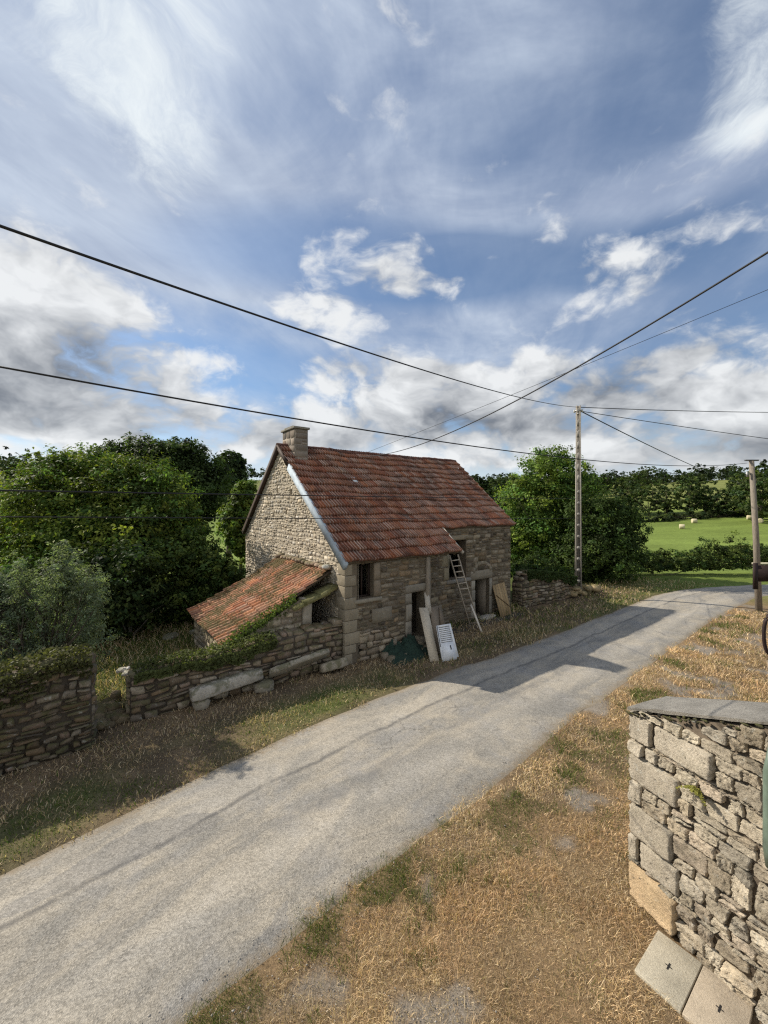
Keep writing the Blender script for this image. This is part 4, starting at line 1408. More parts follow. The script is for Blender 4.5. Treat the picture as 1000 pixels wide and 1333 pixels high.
# rubble mound and heap of green netting in front of the left doorway
mb = MB()
for i in range(40):
    t, s = rnd.uniform(1.3, 3.2), rnd.uniform(-.55, -.05)
    boulder(mb, h2w(t, s, .05 + .38 * (1 + s / .55) * rnd.rand()), (rnd.uniform(.09, .22), rnd.uniform(.09, .18), rnd.uniform(.06, .13)), np.array((.25, .205, .15)) * rnd.uniform(.6, 1.3), 200 + i, (8, 6), rnd.uniform(0, 3))
tag(mb.build('rubble_heap', M['front_stone'], smooth=True), 'heap of broken stones under the left doorway of the cottage', 'rubble')
nx, ny = 64, 40
mb = MB()
tt, ss = np.meshgrid(np.linspace(1.25, 3.05, nx), np.linspace(-1.05, -.12, ny), indexing='ij')
hh = .62 * np.abs(np.sin((tt - 1.25) / 1.8 * math.pi)) ** .6 * np.clip((ss + 1.05) / .9, 0, 1) * (.15 + 1.3 * fbm(tt * 4.2, ss * 4.2, 3)) + .12 * (fbm(tt * 11, ss * 11, 3) - .5) - .02
id_ = np.arange(nx * ny).reshape(nx, ny)
pp = np.stack([h2w(a, b, c) for a, b, c in zip(tt.ravel(), ss.ravel(), hh.ravel())])
mb.add(pp, np.stack([id_[:-1, :-1], id_[1:, :-1], id_[1:, 1:], id_[:-1, 1:]], -1).reshape(-1, 4))
tag(mb.build('green_netting', M['net'], smooth=True), 'crumpled dark green netting heaped against the cottage front', 'netting')

# ------------------------------------------------------------------ things leaning on the front
def plank(mb, b0, b1, t0, t1, th, tint=(1, 1, 1)):
    """leaning plank: bottom edge b0-b1, top edge t0-t1, thickness th (towards the wall)"""
    b0, b1, t0, t1 = [np.asarray(q, float) for q in (b0, b1, t0, t1)]
    n_ = np.cross(b1 - b0, t0 - b0)
    n_ = n_ / np.linalg.norm(n_) * th
    if n_[1] < 0:
        n_ = -n_
    mb.hexa([b0, b1, b1 + n_, b0 + n_, t0, t1, t1 + n_, t0 + n_], tint)


L_ = lambda t, s, z: h2w(t, s, z)
mb = MB()
gp = ground_point
b0, b1 = gp(560.5, 862, .0), gp(572, 861, .0)
plank(mb, b0, b1, at_depth(545.6, 791, 14.05), at_depth(557, 791, 14.2), .05, (1.25, 1.2, 1.1))
tag(mb.build('plank', M['pale_wood']), 'long pale grey plank leaning by the left doorway, with a dark knot hole', 'plank')
mb = MB()
b0, b1 = gp(570, 860, .0), gp(584, 850, .0)
plank(mb, b0 + (0, .25, 0), b1 + (0, .35, 0), at_depth(560, 790, 14.4), at_depth(573, 789, 14.7), .045, (.95, .9, .85))
plank(mb, at_depth(574, 815, 14.1), at_depth(580, 812, 14.3), at_depth(572, 790, 14.6), at_depth(574.5, 790, 14.7), .04, (.8, .75, .7))
tag(mb.build('plank', M['old_wood']), 'brown plank leaning behind the white louvred shutter', 'plank')
mb = MB()
plank(mb, at_depth(555, 800, 14.2), at_depth(562.5, 800, 14.25), at_depth(552, 766, 14.62), at_depth(557.5, 765, 14.66), .04)
tag(mb.build('plank', M['pale_wood']), 'short weathered plank tilted against the timber eave post', 'plank')
# white shutter
shut = thing('shutter', 'white louvred shutter propped on the planks in front of the cottage', 'shutter')
b0, b1 = gp(575.5, 861.5, .0), gp(597.5, 858, .0)
t0, t1 = at_depth(567.5, 815, 13.45), at_depth(586, 812, 13.6)


def on_shut(a, b, off=0.0):
    n_ = np.cross(b1 - b0, t0 - b0)
    n_ /= np.linalg.norm(n_)
    if n_[1] > 0:
        n_ = -n_
    return (b0 * (1 - a) + b1 * a) * (1 - b) + (t0 * (1 - a) + t1 * a) * b + n_ * off


def shut_box(mb, a0, a1, c0, c1, o0, o1, tint=(1, 1, 1)):
    mb.hexa([on_shut(a0, c0, o0), on_shut(a1, c0, o0), on_shut(a1, c1, o0), on_shut(a0, c1, o0), on_shut(a0, c0, o1), on_shut(a1, c0, o1), on_shut(a1, c1, o1), on_shut(a0, c1, o1)], tint)


mb = MB()
for q in ((0, .12, 0, 1), (.88, 1, .06, 1), (.12, .88, 0, .5), (.12, .88, .94, 1)):
    shut_box(mb, *q, 0, .035)
mb.build('frame', M['white_paint'], shut)
mb = MB()
for i in range(8):
    z = .515 + i * .053
    shut_box(mb, .12, .88, z, z + .038, .006, .03)
mb.build('louvre', M['white_paint'], shut)
mb = MB()
shut_box(mb, .12, .88, .49, .95, -.004, .004, (.4, .4, .4))
shut_box(mb, .62, .68, .28, .40, .035, .045, (.1, .1, .1))
shut_box(mb, .02, .06, .40, .98, .035, .040, (.25, .25, .25))
mb.build('fittings', M['steel'], shut)
# ladder
lad = thing('ladder', 'weathered wooden ladder leaning up to the cottage upper window', 'ladder')
lb0, lb1 = np.array(gp(612.5, 816, .0)), np.array(gp(624, 815.5, .0))
lt0, lt1 = at_depth(585.2, 723, 16.55), at_depth(596, 721.5, 16.72)
mb0 = [MB(), MB()]
for m_, (a, b) in zip(mb0, ((lb0, lt0), (lb1, lt1))):
    m_.tube([a, a * .5 + b * .5 + np.array((0, .02, 0)), b], .033, 6, (.78, .74, .70))
    m_.build('rail', M['pale_wood'], lad)
for i in range(12):
    k = .05 + i * .0795
    a, b = lb0 * (1 - k) + lt0 * k, lb1 * (1 - k) + lt1 * k
    m_ = MB()
    m_.tube([a, b], .024, 6, (1.0, .96, .92) if k > .5 else (.5, .46, .42))
    m_.build('rung', M['pale_wood'], lad)
mb = MB()
a, b = np.array(gp(627.5, 823.5, .0)), at_depth(613.2, 787, 16.5)
d_ = np.array((.075, .01, 0))
plank(mb, a - d_ / 2, a + d_ / 2, b - d_ / 2, b + d_ / 2, .035, (1.4, 1.4, 1.4))
tag(mb.build('batten', M['pale_wood']), 'pale wooden batten leaning beside the foot of the ladder', 'batten')
# plank door leaning right of the doorway
brd = thing('leaning_door', 'tan plank door leaning on the wall right of the cottage doorway', 'door')
b0, b1 = L_(8.32, .42, 0), L_(9.2, .48, 0)
t0, t1 = L_(8.38, .93, 1.36), L_(9.26, .93, 1.42)
mb = MB()
for i in range(5):
    a, b = i / 5 + .008, (i + 1) / 5 - .008
    plank(mb, b0 * (1 - a) + b1 * a, b0 * (1 - b) + b1 * b, t0 * (1 - a) + t1 * a, t0 * (1 - b) + t1 * b, .03, np.array((1, 1, 1)) * (0.85 + .3 * ((i * 7) % 5) / 5))
mb.build('board', M['tan_wood'], brd)
mb = MB()
nn = np.cross(b1 - b0, t0 - b0)
nn = nn / np.linalg.norm(nn) * .03
if nn[1] > 0:
    nn = -nn
bl = lambda a, b: (b0 * (1 - a) + b1 * a) * (1 - b) + (t0 * (1 - a) + t1 * a) * b + nn
mb.hexa([bl(.05, .70), bl(.12, .64), bl(.12, .64) - nn, bl(.05, .70) - nn, bl(.88, .30), bl(.95, .24), bl(.95, .24) - nn, bl(.88, .30) - nn][0:8], (.35, .3, .25))
mb.build('brace', M['tan_wood'], brd)

# ------------------------------------------------------------------ poles and cables
P1 = ground_point(753, 775)
pole1 = thing('concrete_pole', 'tall pale concrete power pole with ladder like recesses beside the roadside wall', 'utility pole', P1, -.36)
PH = 10.55
mb = MB()
wb, wt, db, dt = .135, .085, .12, .085
for sx in (-1, 1):
    mb.hexa([(sx * wb - .04, -db, -.3), (sx * wb + .04, -db, -.3), (sx * wb + .04, db, -.3), (sx * wb - .04, db, -.3), (sx * wt - .03, -dt, PH), (sx * wt + .03, -dt, PH), (sx * wt + .03, dt, PH), (sx * wt - .03, dt, PH)], (1.05, 1.03, 1))
lerp = lambda a, b, k: a + (b - a) * k
mb2 = MB()
for i in range(17):
    z0 = .1 + i * .62
    k0, k1 = z0 / PH, min(1, (z0 + (.16 if i < 10 else .40)) / PH)
    x0, x1 = lerp(wb, wt, k0) - .036, lerp(wb, wt, k1) - .036
    y0 = lerp(db, dt, k0) - .015
    mb2.hexa([(-x0, -y0, z0), (x0, -y0, z0), (x0, y0, z0), (-x0, y0, z0), (-x1, -y0, k1 * PH), (x1, -y0, k1 * PH), (x1, y0, k1 * PH), (-x1, y0, k1 * PH)], (.9, .9, .9))
mb2.box((-.13, -.035, .05), (.13, .035, PH - .02), (.62, .6, .58))
mb.build('flange', M['concrete'], pole1)
mb2.build('web', M['concrete'], pole1)
mb = MB()
mb.box((-.16, -.12, PH - .32), (.16, .12, PH - .26))
mb.box((-.05, -.18, PH - .5), (.05, .18, PH - .44))
mb.build('clamp', M['steel'], pole1)
for sx in (-1, 1):
    mb = MB()
    mb.tube([(sx * .2, 0, PH - .38), (sx * .2, 0, PH - .2)], [.045, .03], 8)
    mb.build('insulator', M['ceramic'], pole1)

P2 = ground_point(988.5, 796)
pole2 = thing('wooden_pole', 'leaning round wooden pole with a small crossbar at the road bend', 'utility pole', P2)
top2 = at_depth(978.5, 600, 19.0) - P2
mb = MB()
mb.tube([np.array((0, 0, -.3)) , top2 * .5 + np.array((.03, 0, 0)), top2], [.14, .12, .10], 12)
mb.build('post', M['pole_wood'], pole2, smooth=True)
mb = MB()
mb.hexa([top2 + np.array(q) for q in ((-.3, -.04, 0), (.32, -.04, .0), (.32, .04, .0), (-.3, .04, 0), (-.3, -.04, .06), (.32, -.04, .06), (.32, .04, .06), (-.3, .04, .06))], (.3, .3, .3))
mb.build('crossbar', M['steel'], pole2)
mb = MB()
mb.tube([top2 + np.array((-.2, 0, -.75)), top2 + np.array((-.2, 0, -.5))], [.05, .04], 8)
mb.tube([top2 + np.array((0, 0, -.62)), top2 + np.array((-.22, 0, -.62))], .02, 6)
mb.build('insulator', M['steel'], pole2)


def cable(label, a, b, sag_, r, n=40):
    a, b = np.asarray(a, float), np.asarray(b, float)
    k = np.linspace(0, 1, n)[:, None]
    p = a + (b - a) * k
    p[:, 2] -= (4 * sag_ * k * (1 - k))[:, 0]
    m_ = MB()
    m_.tube(p, r, 6)
    return tag(m_.build('cable', M['cable'], smooth=True), label, 'cable')


P1T = P1 + np.array((0, 0, PH - .08))
cable('thick cable sweeping down from the upper left to the top of the concrete pole', (-3.2, 3, 7.2), P1T, .31, .0125)
cable('lower long cable from the left passing above the chimney to the wooden pole', (-4.11, 4, 6.43), P2 + top2 + np.array((-.2, 0, -.1)), .48, .011)
cable('thick cable from the upper right down behind the cottage ridge', (4.27, 4, 7.8), h2w(4.0, 5.45, 7.36), .65, .012)
cable('thin wire above right running down to the cottage ridge', (10.67, 10, 10.83), h2w(4.1, 5.45, 7.4), .05, .007)
cable('upper cable from the concrete pole out to the right edge', P1T, (40, 34, 12.9), .15, .022)
cable('second cable from the concrete pole falling gently to the right edge', P1T + np.array((0, 0, -.2)), (40, 29, 8.3), .15, .018)
cable('steep cable from the concrete pole dropping towards the right hand trees', P1T + np.array((0, 0, -.15)), (52.6, 60, 8.4), .35, .03)
cable('short wire from the wooden pole head down to the far trees', P2 + top2 + np.array((-.2, 0, -.5)), (52.6, 60, 8.6), .4, .02)
cable('level cable crossing the chimney gable at mid height', (-4.11, 4, 5.155), P1 + np.array((-.1, 0, 5.4)), .03, .010)
cable('thin level cable crossing the gable below the other one', (-4.11, 4, 4.89), P1 + np.array((-.1, 0, 4.3)), .03, .0075)

# ------------------------------------------------------------------ near wall, paving slabs, right edge fittings
NO = np.array((3.18, 5.2, 0))
NRZ = math.atan2(-.93, .37)
nwall = thing('boundary_wall', 'rough granite wall with a sloping coping close by at the right', 'wall', NO, NRZ)
# local x runs towards the camera, local -y is the outward face
ntop = lambda u: 2.34 + .37 * u
NEAR_T = [(.40, .345, .265), (.36, .305, .23), (.45, .39, .30), (.39, .325, .24), (.34, .30, .24), (.47, .41, .315), (.39, .325, .25)]
gaN = np.r_[-1, -.95, np.linspace(-.86, .86, 13), .95, 1]
gbN = np.r_[-1, -.92, np.linspace(-.8, .8, 8), .92, 1]
big = [(0.0, .30, 2.02, 2.36), (0.0, .62, 1.50, 1.86), (0, .2, 1.86, 2.02), (0, .17, 1.22, 1.50), (0.0, .55, .82, 1.22), (0.0, .12, .50, .82), (0.0, .60, 0.0, .46), (.14, .62, .48, .82), (.32, .98, 2.04, 2.36), (.22, .38, 1.86, 2.03)]
pn = lambda u, v, d: np.stack([u, -d, v], 1)
mb = MB()
masonry(mb, 0.0, 3.4, 0.0, 3.5, big, pn, NEAR_T, 91, (.11, .19), (.12, .28), .02, (.03, .06), ntop, .26, .024, gaN, gbN, .25, wave=.012, chip=.024, re_=(.05, .08))
rnd = np.random.RandomState(92)
for (a, b, c, d) in big:
    stone_block(mb, [(a + .01 + rnd.uniform(0, .012), c + .01 + rnd.uniform(0, .012)), (b - .01, c + .012), (b - .012, d - .012), (a + .012, d - .01)], rnd.uniform(.05, .08), pn, np.array((.44, .385, .305)) * rnd.uniform(.85, 1.12) if c > .4 else np.array((.50, .37, .23)), rnd, gaN, gbN, .12, (.03, .05), chip=.02)
# far end face
masonry(mb, 0.0, .66, 0.0, 2.34, [], lambda u, v, d: np.stack([-d, u, v], 1), NEAR_T, 93, (.2, .34), (.3, .6), .02, (.02, .05), None, .1, .015)
masonry(mb, 0.0, 3.4, 0.0, 3.5, [], lambda u, v, d: np.stack([u, .66 + d, v], 1), NEAR_T, 94, (.14, .26), (.2, .5), .02, (.02, .05), ntop, .1, .015)
mb.build('stones', M['near_stone'], nwall, smooth=False)
mb = MB()
mb.hexa([(0, 0, -.2), (3.4, 0, -.2), (3.4, .66, -.2), (0, .66, -.2), (0, 0, ntop(0) - .01), (3.4, 0, ntop(3.4) - .01), (3.4, .66, ntop(3.4) - .01), (0, .66, ntop(0) - .01)], (.12, .095, .07))
mb.build('mortar', M['mortar'], nwall)
# coping slab, gently uneven
nx, ny = 40, 12
mb = MB()
uu, yy = np.meshgrid(np.linspace(-.02, 3.4, nx), np.linspace(-.045, .72, ny), indexing='ij')
yy[:, 0] += .03 * fbm(uu[:, 0] * 7, uu[:, 0] * 0 + 2, 4)
yy[:, 1] = yy[:, 0] + .02
zz = 2.35 + .37 * uu + .065 + .02 * (fbm(uu * 3, yy * 3, 4) - .5) - .03 * np.clip(1 - (yy + .045) / .07, 0, 1) * fbm(uu * 6, yy * 0, 3)
id_ = np.arange(nx * ny).reshape(nx, ny)
mb.add(np.stack([uu, yy, zz], -1).reshape(-1, 3), np.stack([id_[:-1, :-1], id_[1:, :-1], id_[1:, 1:], id_[:-1, 1:]], -1).reshape(-1, 4), (.25, .235, .21))
bot = np.stack([uu, yy, 2.36 + .37 * uu + .015 * fbm(uu * 8, yy * 8, 2)], -1)
topv = np.stack([uu, yy, zz], -1)
for (A_, B_) in ((bot[:, 0], topv[:, 0]), (topv[:, -1], bot[:, -1]), (topv[0], bot[0]), (bot[-1], topv[-1])):
    m_ = len(A_)
    mb.add(np.concatenate([A_, B_]), np.array([(i, i + 1, m_ + i + 1, m_ + i) for i in range(m_ - 1)]), (.24, .22, .19))
mb.build('coping', M['coping'], nwall)
# moss cushions under the coping edge
mb = MB()
rnd = np.random.RandomState(19)
for i in range(44):
    u = rnd.uniform(.0, 1.5)
    boulder(mb, (u, -.035 - rnd.uniform(0, .04), 2.33 + .37 * u + rnd.uniform(-.03, .03)), (rnd.uniform(.012, .05), .012, rnd.uniform(.006, .022)), np.array((.026, .023, .018)) * rnd.uniform(.5, 1.5) if i % 5 else np.array((.06, .05, .025)), 500 + i, (8, 6), None, 1, .3)
mb.build('moss', M['field_stone'], nwall, smooth=True)

# fern growing from the wall joint
fern = thing('fern', 'small yellow green fern growing from a joint of the near granite wall', 'plant', NO + np.array((.37 * .82 - .93 * .07, -.93 * .82 - .37 * .07, 1.9)), NRZ)
mb = MB()
rnd = np.random.RandomState(23)
for i in range(15):
    a = rnd.uniform(-1.5, 1.5)
    L = rnd.uniform(.10, .2)
    dirv = np.array((math.sin(a) * .8, -.55, math.cos(a) * .45 + .05))
    pts = np.array([dirv * L * k + np.array((0, 0, -.45 * L * k * k)) for k in np.linspace(0, 1, 9)])
    cols, P_, N_ = [], [], []
    for k in range(1, 9):
        side = np.cross(dirv, (0, 0, 1.0))
        side /= np.linalg.norm(side)
        for sgn in (-1, 1):
            P_.append(pts[k] + side * sgn * .016 * (1 - k / 12))
            N_.append((0, -.4, 1))
            cols.append(np.array((.24, .23, .06)) * rnd.uniform(.7, 1.4))
    leaves(mb, np.array(P_), np.array(N_, float), .036, np.array(cols), rnd, .6, 0)
mb.build('frond', M['leaf'], fern)

for i, (pts, lab) in enumerate([
    (((857, 1210), (915, 1254), (886, 1317), (826, 1262)), 'paving slab with a cross cut, nearer the end of the granite wall'),
    (((916, 1256), (982, 1306), (966, 1385), (888, 1319)), 'paving slab with a cross cut at the bottom edge, nearer the camera')]):
    c4 = [ground_point(u, v, .05) for u, v in pts]
    mb = MB()
    lo = [c + np.array((0, 0, -.09)) for c in c4]
    mb.hexa([lo[0], lo[3], lo[2], lo[1], c4[0], c4[3], c4[2], c4[1]], ((.42, .38, .30), (.41, .345, .265))[i])
    root = thing('paving_slab', lab, 'paving slab')
    sl = mb.build('slab', M['slab'], root)
    bv = sl.modifiers.new('bevel', 'BEVEL')
    bv.width = .008
    bv.segments = 2
    cc = sum(c4) / 4
    x_ = (c4[1] - c4[0]) / np.linalg.norm(c4[1] - c4[0])
    y_ = (c4[3] - c4[0]) / np.linalg.norm(c4[3] - c4[0])
    mb = MB()
    for (da, db_, la, lb) in ((x_, y_, .008, .045), (x_, y_, .03, .006)):
        q = [cc + da * la * sx + db_ * lb * sy for sx, sy in ((-1, -1), (1, -1), (1, 1), (-1, 1))]
        zz_ = .003 if la < .02 else .005
        mb.add([p + np.array((0, 0, zz_)) for p in q], [(3, 2, 1, 0)])
    mb.build('slot', M['cable'], root)

# fittings at the right edge
br = thing('iron_bracket', 'dark red brown bracket with an upright end plate reaching in from the right edge', 'bracket')
mb = MB()
q0, q1 = at_depth(981.2, 767, 2.3), at_depth(986, 733, 2.3)
mb.box((q0[0], 2.294, q0[2]), (q1[0], 2.306, q1[2]))
mb.build('end_plate', M['rust_iron'], br)
mb = MB()
a0, a1 = at_depth(985.8, 757, 2.3), at_depth(1000, 736, 2.3)
mb.box((q1[0], 2.296, a0[2]), (2.9, 2.304, a1[2]))
mb.build('arm', M['rust_iron'], br)
mb = MB()
pts = [at_depth(1003 + 8.5 * math.cos(a), 826 + 26 * math.sin(a), 2.3) for a in np.linspace(.5 * math.pi, 1.5 * math.pi, 15)]
pts = [at_depth(1008, 856, 2.3)] + [at_depth(1003, 852, 2.3)] + pts[0:] + [at_depth(1008, 797, 2.3)]
mb.tube(pts, .009, 8)
mb.build('ring', M['rust_iron'], br, smooth=True)
gpipe = thing('green_downpipe', 'green glassy pipe with a thin dark upper stem cut off by the right edge', 'pipe')
mb = MB()
c = lambda u, v: at_depth(u + 1.6, v, 3.0)
mb.tube([c(1003, 1130), c(1003, 1105), c(1001.5, 1060), c(1001, 1005), c(1003, 965)], [.035, .05, .042, .04, .012], 14)
mb.build('pipe', M['green_pipe'], gpipe, smooth=True)
mb = MB()
mb.tube([c(1001.5, 965), c(1000.5, 900), c(1000, 860)], .009, 8)
mb.build('stem', M['old_wood'], gpipe, smooth=True)

# ------------------------------------------------------------------ vegetation near
# left garden
tree('walnut_tree', 'large mid green walnut tree filling the left of the garden', ground_point(150, 792), px_blobs([(130, 655, 62, 52), (58, 655, 52, 46, -1), (198, 662, 55, 48), (120, 615, 42, 26, 1), (70, 612, 30, 20), (170, 705, 70, 52, -1), (20, 700, 48, 55), (185, 622, 40, 24, .6), (90, 715, 60, 45, -1.5), (225, 690, 34, 36)], 19.0), 80000, .165, (.115, .155, .032), 201, .2, clump=.42, per=34, yellow=.4)
tree('oak_tree', 'dark oak tree rising behind the walnut on the left', ground_point(235, 738), px_blobs([(205, 602, 40, 26), (255, 612, 34, 26), (178, 592, 32, 18), (235, 640, 55, 36), (260, 655, 24, 34), (150, 610, 40, 24), (230, 590, 30, 16), (235, 690, 28, 26)], 33), 46000, .28, (.05, .074, .024), 202, .32, clump=.5, per=30, yellow=.1)
tree('alder_tree', 'slim dark tree standing between the oak and the cottage gable', ground_point(298, 724), px_blobs([(300, 606, 15, 15), (302, 630, 17, 17), (290, 638, 11, 12)], 40), 9000, .4, (.045, .065, .025), 203, .22, clump=.4, per=26)
tree('willow_bush', 'light green willow at the back corner of the cottage gable', ground_point(314, 755), px_blobs([(316, 655, 14, 26), (308, 685, 19, 26), (320, 705, 16, 22), (322, 640, 8, 20)], 26), 12000, .24, (.11, .16, .035), 204, .1, clump=.35, per=26, yellow=.3)
tree('hazel_bush', 'green hazel bush beside the stake behind the lean-to', ground_point(236, 806), px_blobs([(240, 718, 38, 24), (205, 750, 55, 34), (268, 750, 34, 30), (235, 780, 50, 22), (290, 745, 24, 20)], 17.6), 22000, .17, (.08, .115, .03), 205, .07, 'bush', clump=.3, yellow=.3)
tree('elder_bush', 'dark undergrowth bush below the walnut tree', ground_point(120, 832), px_blobs([(100, 765, 60, 42), (165, 785, 46, 32), (60, 775, 50, 40), (150, 745, 50, 36), (130, 805, 40, 22)], 15.0), 20000, .17, (.05, .074, .024), 206, .06, 'bush', clump=.3)
rnd = np.random.RandomState(61)
sb = [(40, 850, 62, 46), (95, 838, 40, 36), (10, 800, 40, 40)]
for i in range(26):
    uu_ = rnd.uniform(-30, 128)
    top_ = 716 + .004 * (uu_ - 50) ** 2 + rnd.uniform(-14, 34)
    hgt_ = rnd.uniform(26, 46)
    sb.append((uu_, top_ + hgt_, rnd.uniform(9, 17), hgt_, rnd.uniform(-.7, .7)))
tree('silver_willow', 'silvery grey green bush behind the tall left wall', ground_point(55, 925), px_blobs(sb, 10.2), 52000, .08, (.17, .205, .125), 207, .06, 'bush', clump=.2, per=16, aspect=.32, yellow=.12, hollow=.3, var=.3)
# dead branches and a stake in the garden
dead = MB()
rnd = np.random.RandomState(31)
b = ground_point(170, 830)
for (du, dv) in ((178, 780), (150, 790), (200, 792), (186, 770)):
    limb(b, at_depth(du, dv, b[1] - .1), .05, .015, rnd, dead, .08, 7, 6)
tag(dead.build('dead_branch', M['dead_wood'], smooth=True), 'bare grey branches standing under the dark bush in the garden', 'branch')
mb = MB()
s0 = ground_point(229, 806)
mb.tube([s0, s0 + np.array((0, 0, 1.0)), at_depth(229, 752, s0[1])], [.035, .03, .028], 7)
tag(mb.build('stake', M['dead_wood'], smooth=True), 'thin pale stake standing in front of the hazel bush', 'stake')

# right of the cottage
tree('ash_tree', 'tall light green ash tree behind the cottage right end', ground_point(712, 745), px_blobs([(715, 615, 36, 28), (700, 655, 44, 38), (742, 640, 34, 36), (688, 695, 40, 36), (735, 690, 44, 40), (718, 600, 22, 14), (672, 715, 28, 30), (680, 640, 20, 20), (757, 634, 13, 16)], 30), 50000, .205, (.135, .20, .045), 211, .2, clump=.42, per=30, yellow=.35)
tree('elm_tree', 'dark dense tree right of the concrete pole', ground_point(782, 752), px_blobs([(792, 690, 36, 34), (770, 665, 30, 26), (805, 712, 26, 28), (775, 720, 44, 36), (805, 672, 22, 18), (745, 735, 34, 24)], 27), 36000, .18, (.06, .092, .026), 212, .16, clump=.34, yellow=.15)
tree('bramble_bush', 'low bramble bush spilling over the roadside wall', h2w(12.4, 1.9), [(*h2w(12.2 + k * .9, 1.75 + .2 * (k % 2), 1.25 - .1 * k), .75, .6, .62) for k in range(5)] + [(*h2w(14.5, 2.6, 1.4), 1.0, .9, 1.0)], 13000, .12, (.04, .062, .018), 213, .03, 'bush', clump=.22)
# field hedge beyond the road bend
hb = []
rnd = np.random.RandomState(41)
for i in range(24):
    x = 15.8 + i * .78
    hb.append((x, 29.9 + .16 * (x - 16) + rnd.uniform(-.3, .3), .5 + rnd.uniform(0, .45) * (1 + .6 * (abs(i - 15) < 4)), .85, .8, .72 + .3 * rnd.rand() + .35 * (abs(i - 15) < 4)))
tree('field_hedge', 'rough bramble hedge along the outer side of the road bend', (24, 31.5, 0), hb, 30000, .17, (.07, .10, .03), 214, .05, 'hedge', clump=.3, yellow=.3)

# ivy on walls
def ivy(label, fn, n, size, color, seed):
    rnd = np.random.RandomState(seed)
    pts, nr = fn(rnd, n)
    k = fbm(pts[:, 0] * 3, pts[:, 1] * 3 + pts[:, 2] * 3, 3)
    col = np.asarray(color)[None] * (.5 + 1.0 * k[:, None]) * rnd.uniform(.7, 1.35, (len(pts), 1))
    m_ = MB()
    leaves(m_, pts, nr, size * rnd.uniform(.6, 1.3, len(pts)), col, rnd, .8)
    return tag(m_.build('ivy', M['leaf']), label, 'ivy')


def ivy_wall(rnd, n):
    t = rnd.uniform(-5.6, -2.2, n)
    drop = np.clip(.10 + .48 * fbm(t * 1.6 + 2, t * 0, 3) * np.clip(1.2 - np.abs(t + 3.6) / 1.8, .25, 1), 0, .9)
    k = rnd.rand(n)
    top = k < .45
    gt = np.array([gtop(x + 5.68) for x in t])
    s = np.where(top, rnd.uniform(.08, .7, n), .1 - rnd.uniform(.0, .12, n))
    z = np.where(top, gt + rnd.uniform(.0, .16, n) + .06 * fbm(t * 3, s * 3, 2), gt + .05 - drop * rnd.rand(n) ** 1.3)
    P_ = np.stack([HOUSE[0] + .8 * t - .6 * s, HOUSE[1] + .6 * t + .8 * s, z], 1)
    N_ = np.where(top[:, None], np.array((0, 0, 1.0)), np.array((.6, -.8, .35)))
    return P_, N_


ivy('ivy covering the top of the garden wall beside the gate gap', ivy_wall, 5600, .068, (.10, .115, .04), 71)


def ivy_shed(rnd, n):
    w = rnd.uniform(1.35, 3.75, n)
    z = LZ0 - LK * w + .06 + rnd.uniform(-.4, .10, n) * (rnd.rand(n) ** .6)
    s = .62 + rnd.uniform(-.12, .4, n) * np.where(z > LZ0 - LK * w - .02, 1, .25)
    t = -w
    return np.stack([HOUSE[0] + .8 * t - .6 * s, HOUSE[1] + .6 * t + .8 * s, z], 1), np.tile(np.array((.4, -.6, .6)), (n, 1))


ivy('ivy climbing along the front verge of the lean-to roof', ivy_shed, 1300, .07, (.085, .115, .03), 72)


def ivy_road(rnd, n):
    t = rnd.uniform(10.9, 15.0, n)
    top = np.array([rtop(x - 10.55) for x in t])
    s = .84 - .065 * (t - 10.55) + np.where(rnd.rand(n) < .5, rnd.uniform(0, .6, n), -rnd.uniform(0, .12, n))
    z = top + .1 - rnd.rand(n) ** 1.5 * .5 * (.4 + fbm(t * 2, t * 0, 2))
    return np.stack([HOUSE[0] + .8 * t - .6 * s, HOUSE[1] + .6 * t + .8 * s, z], 1), np.tile(np.array((.4, -.6, .6)), (n, 1))


ivy('ivy capping the roadside wall next to the concrete pole', ivy_road, 6500, .085, (.05, .075, .022), 73)


def ivy_left(rnd, n):
    u = rnd.uniform(0, 5.0, n)
    t = u - 11.4
    top = np.array([ltopf(x) for x in u])
    k = rnd.rand(n) < .5
    s = -.5 + np.where(k, rnd.uniform(0, .6, n), -rnd.uniform(.02, .14, n))
    z = np.where(k, top + rnd.uniform(.02, .2, n), top + .05 - rnd.rand(n) ** 1.4 * 1.1 * fbm(u * 2, u * 0 + 4, 2))
    return np.stack([HOUSE[0] + .8 * t - .6 * s, HOUSE[1] + .6 * t + .8 * s, z], 1), np.tile(np.array((.3, -.5, .7)), (n, 1))


ivy('moss and ivy over the top of the tall left wall', ivy_left, 6500, .065, (.085, .085, .032), 74)

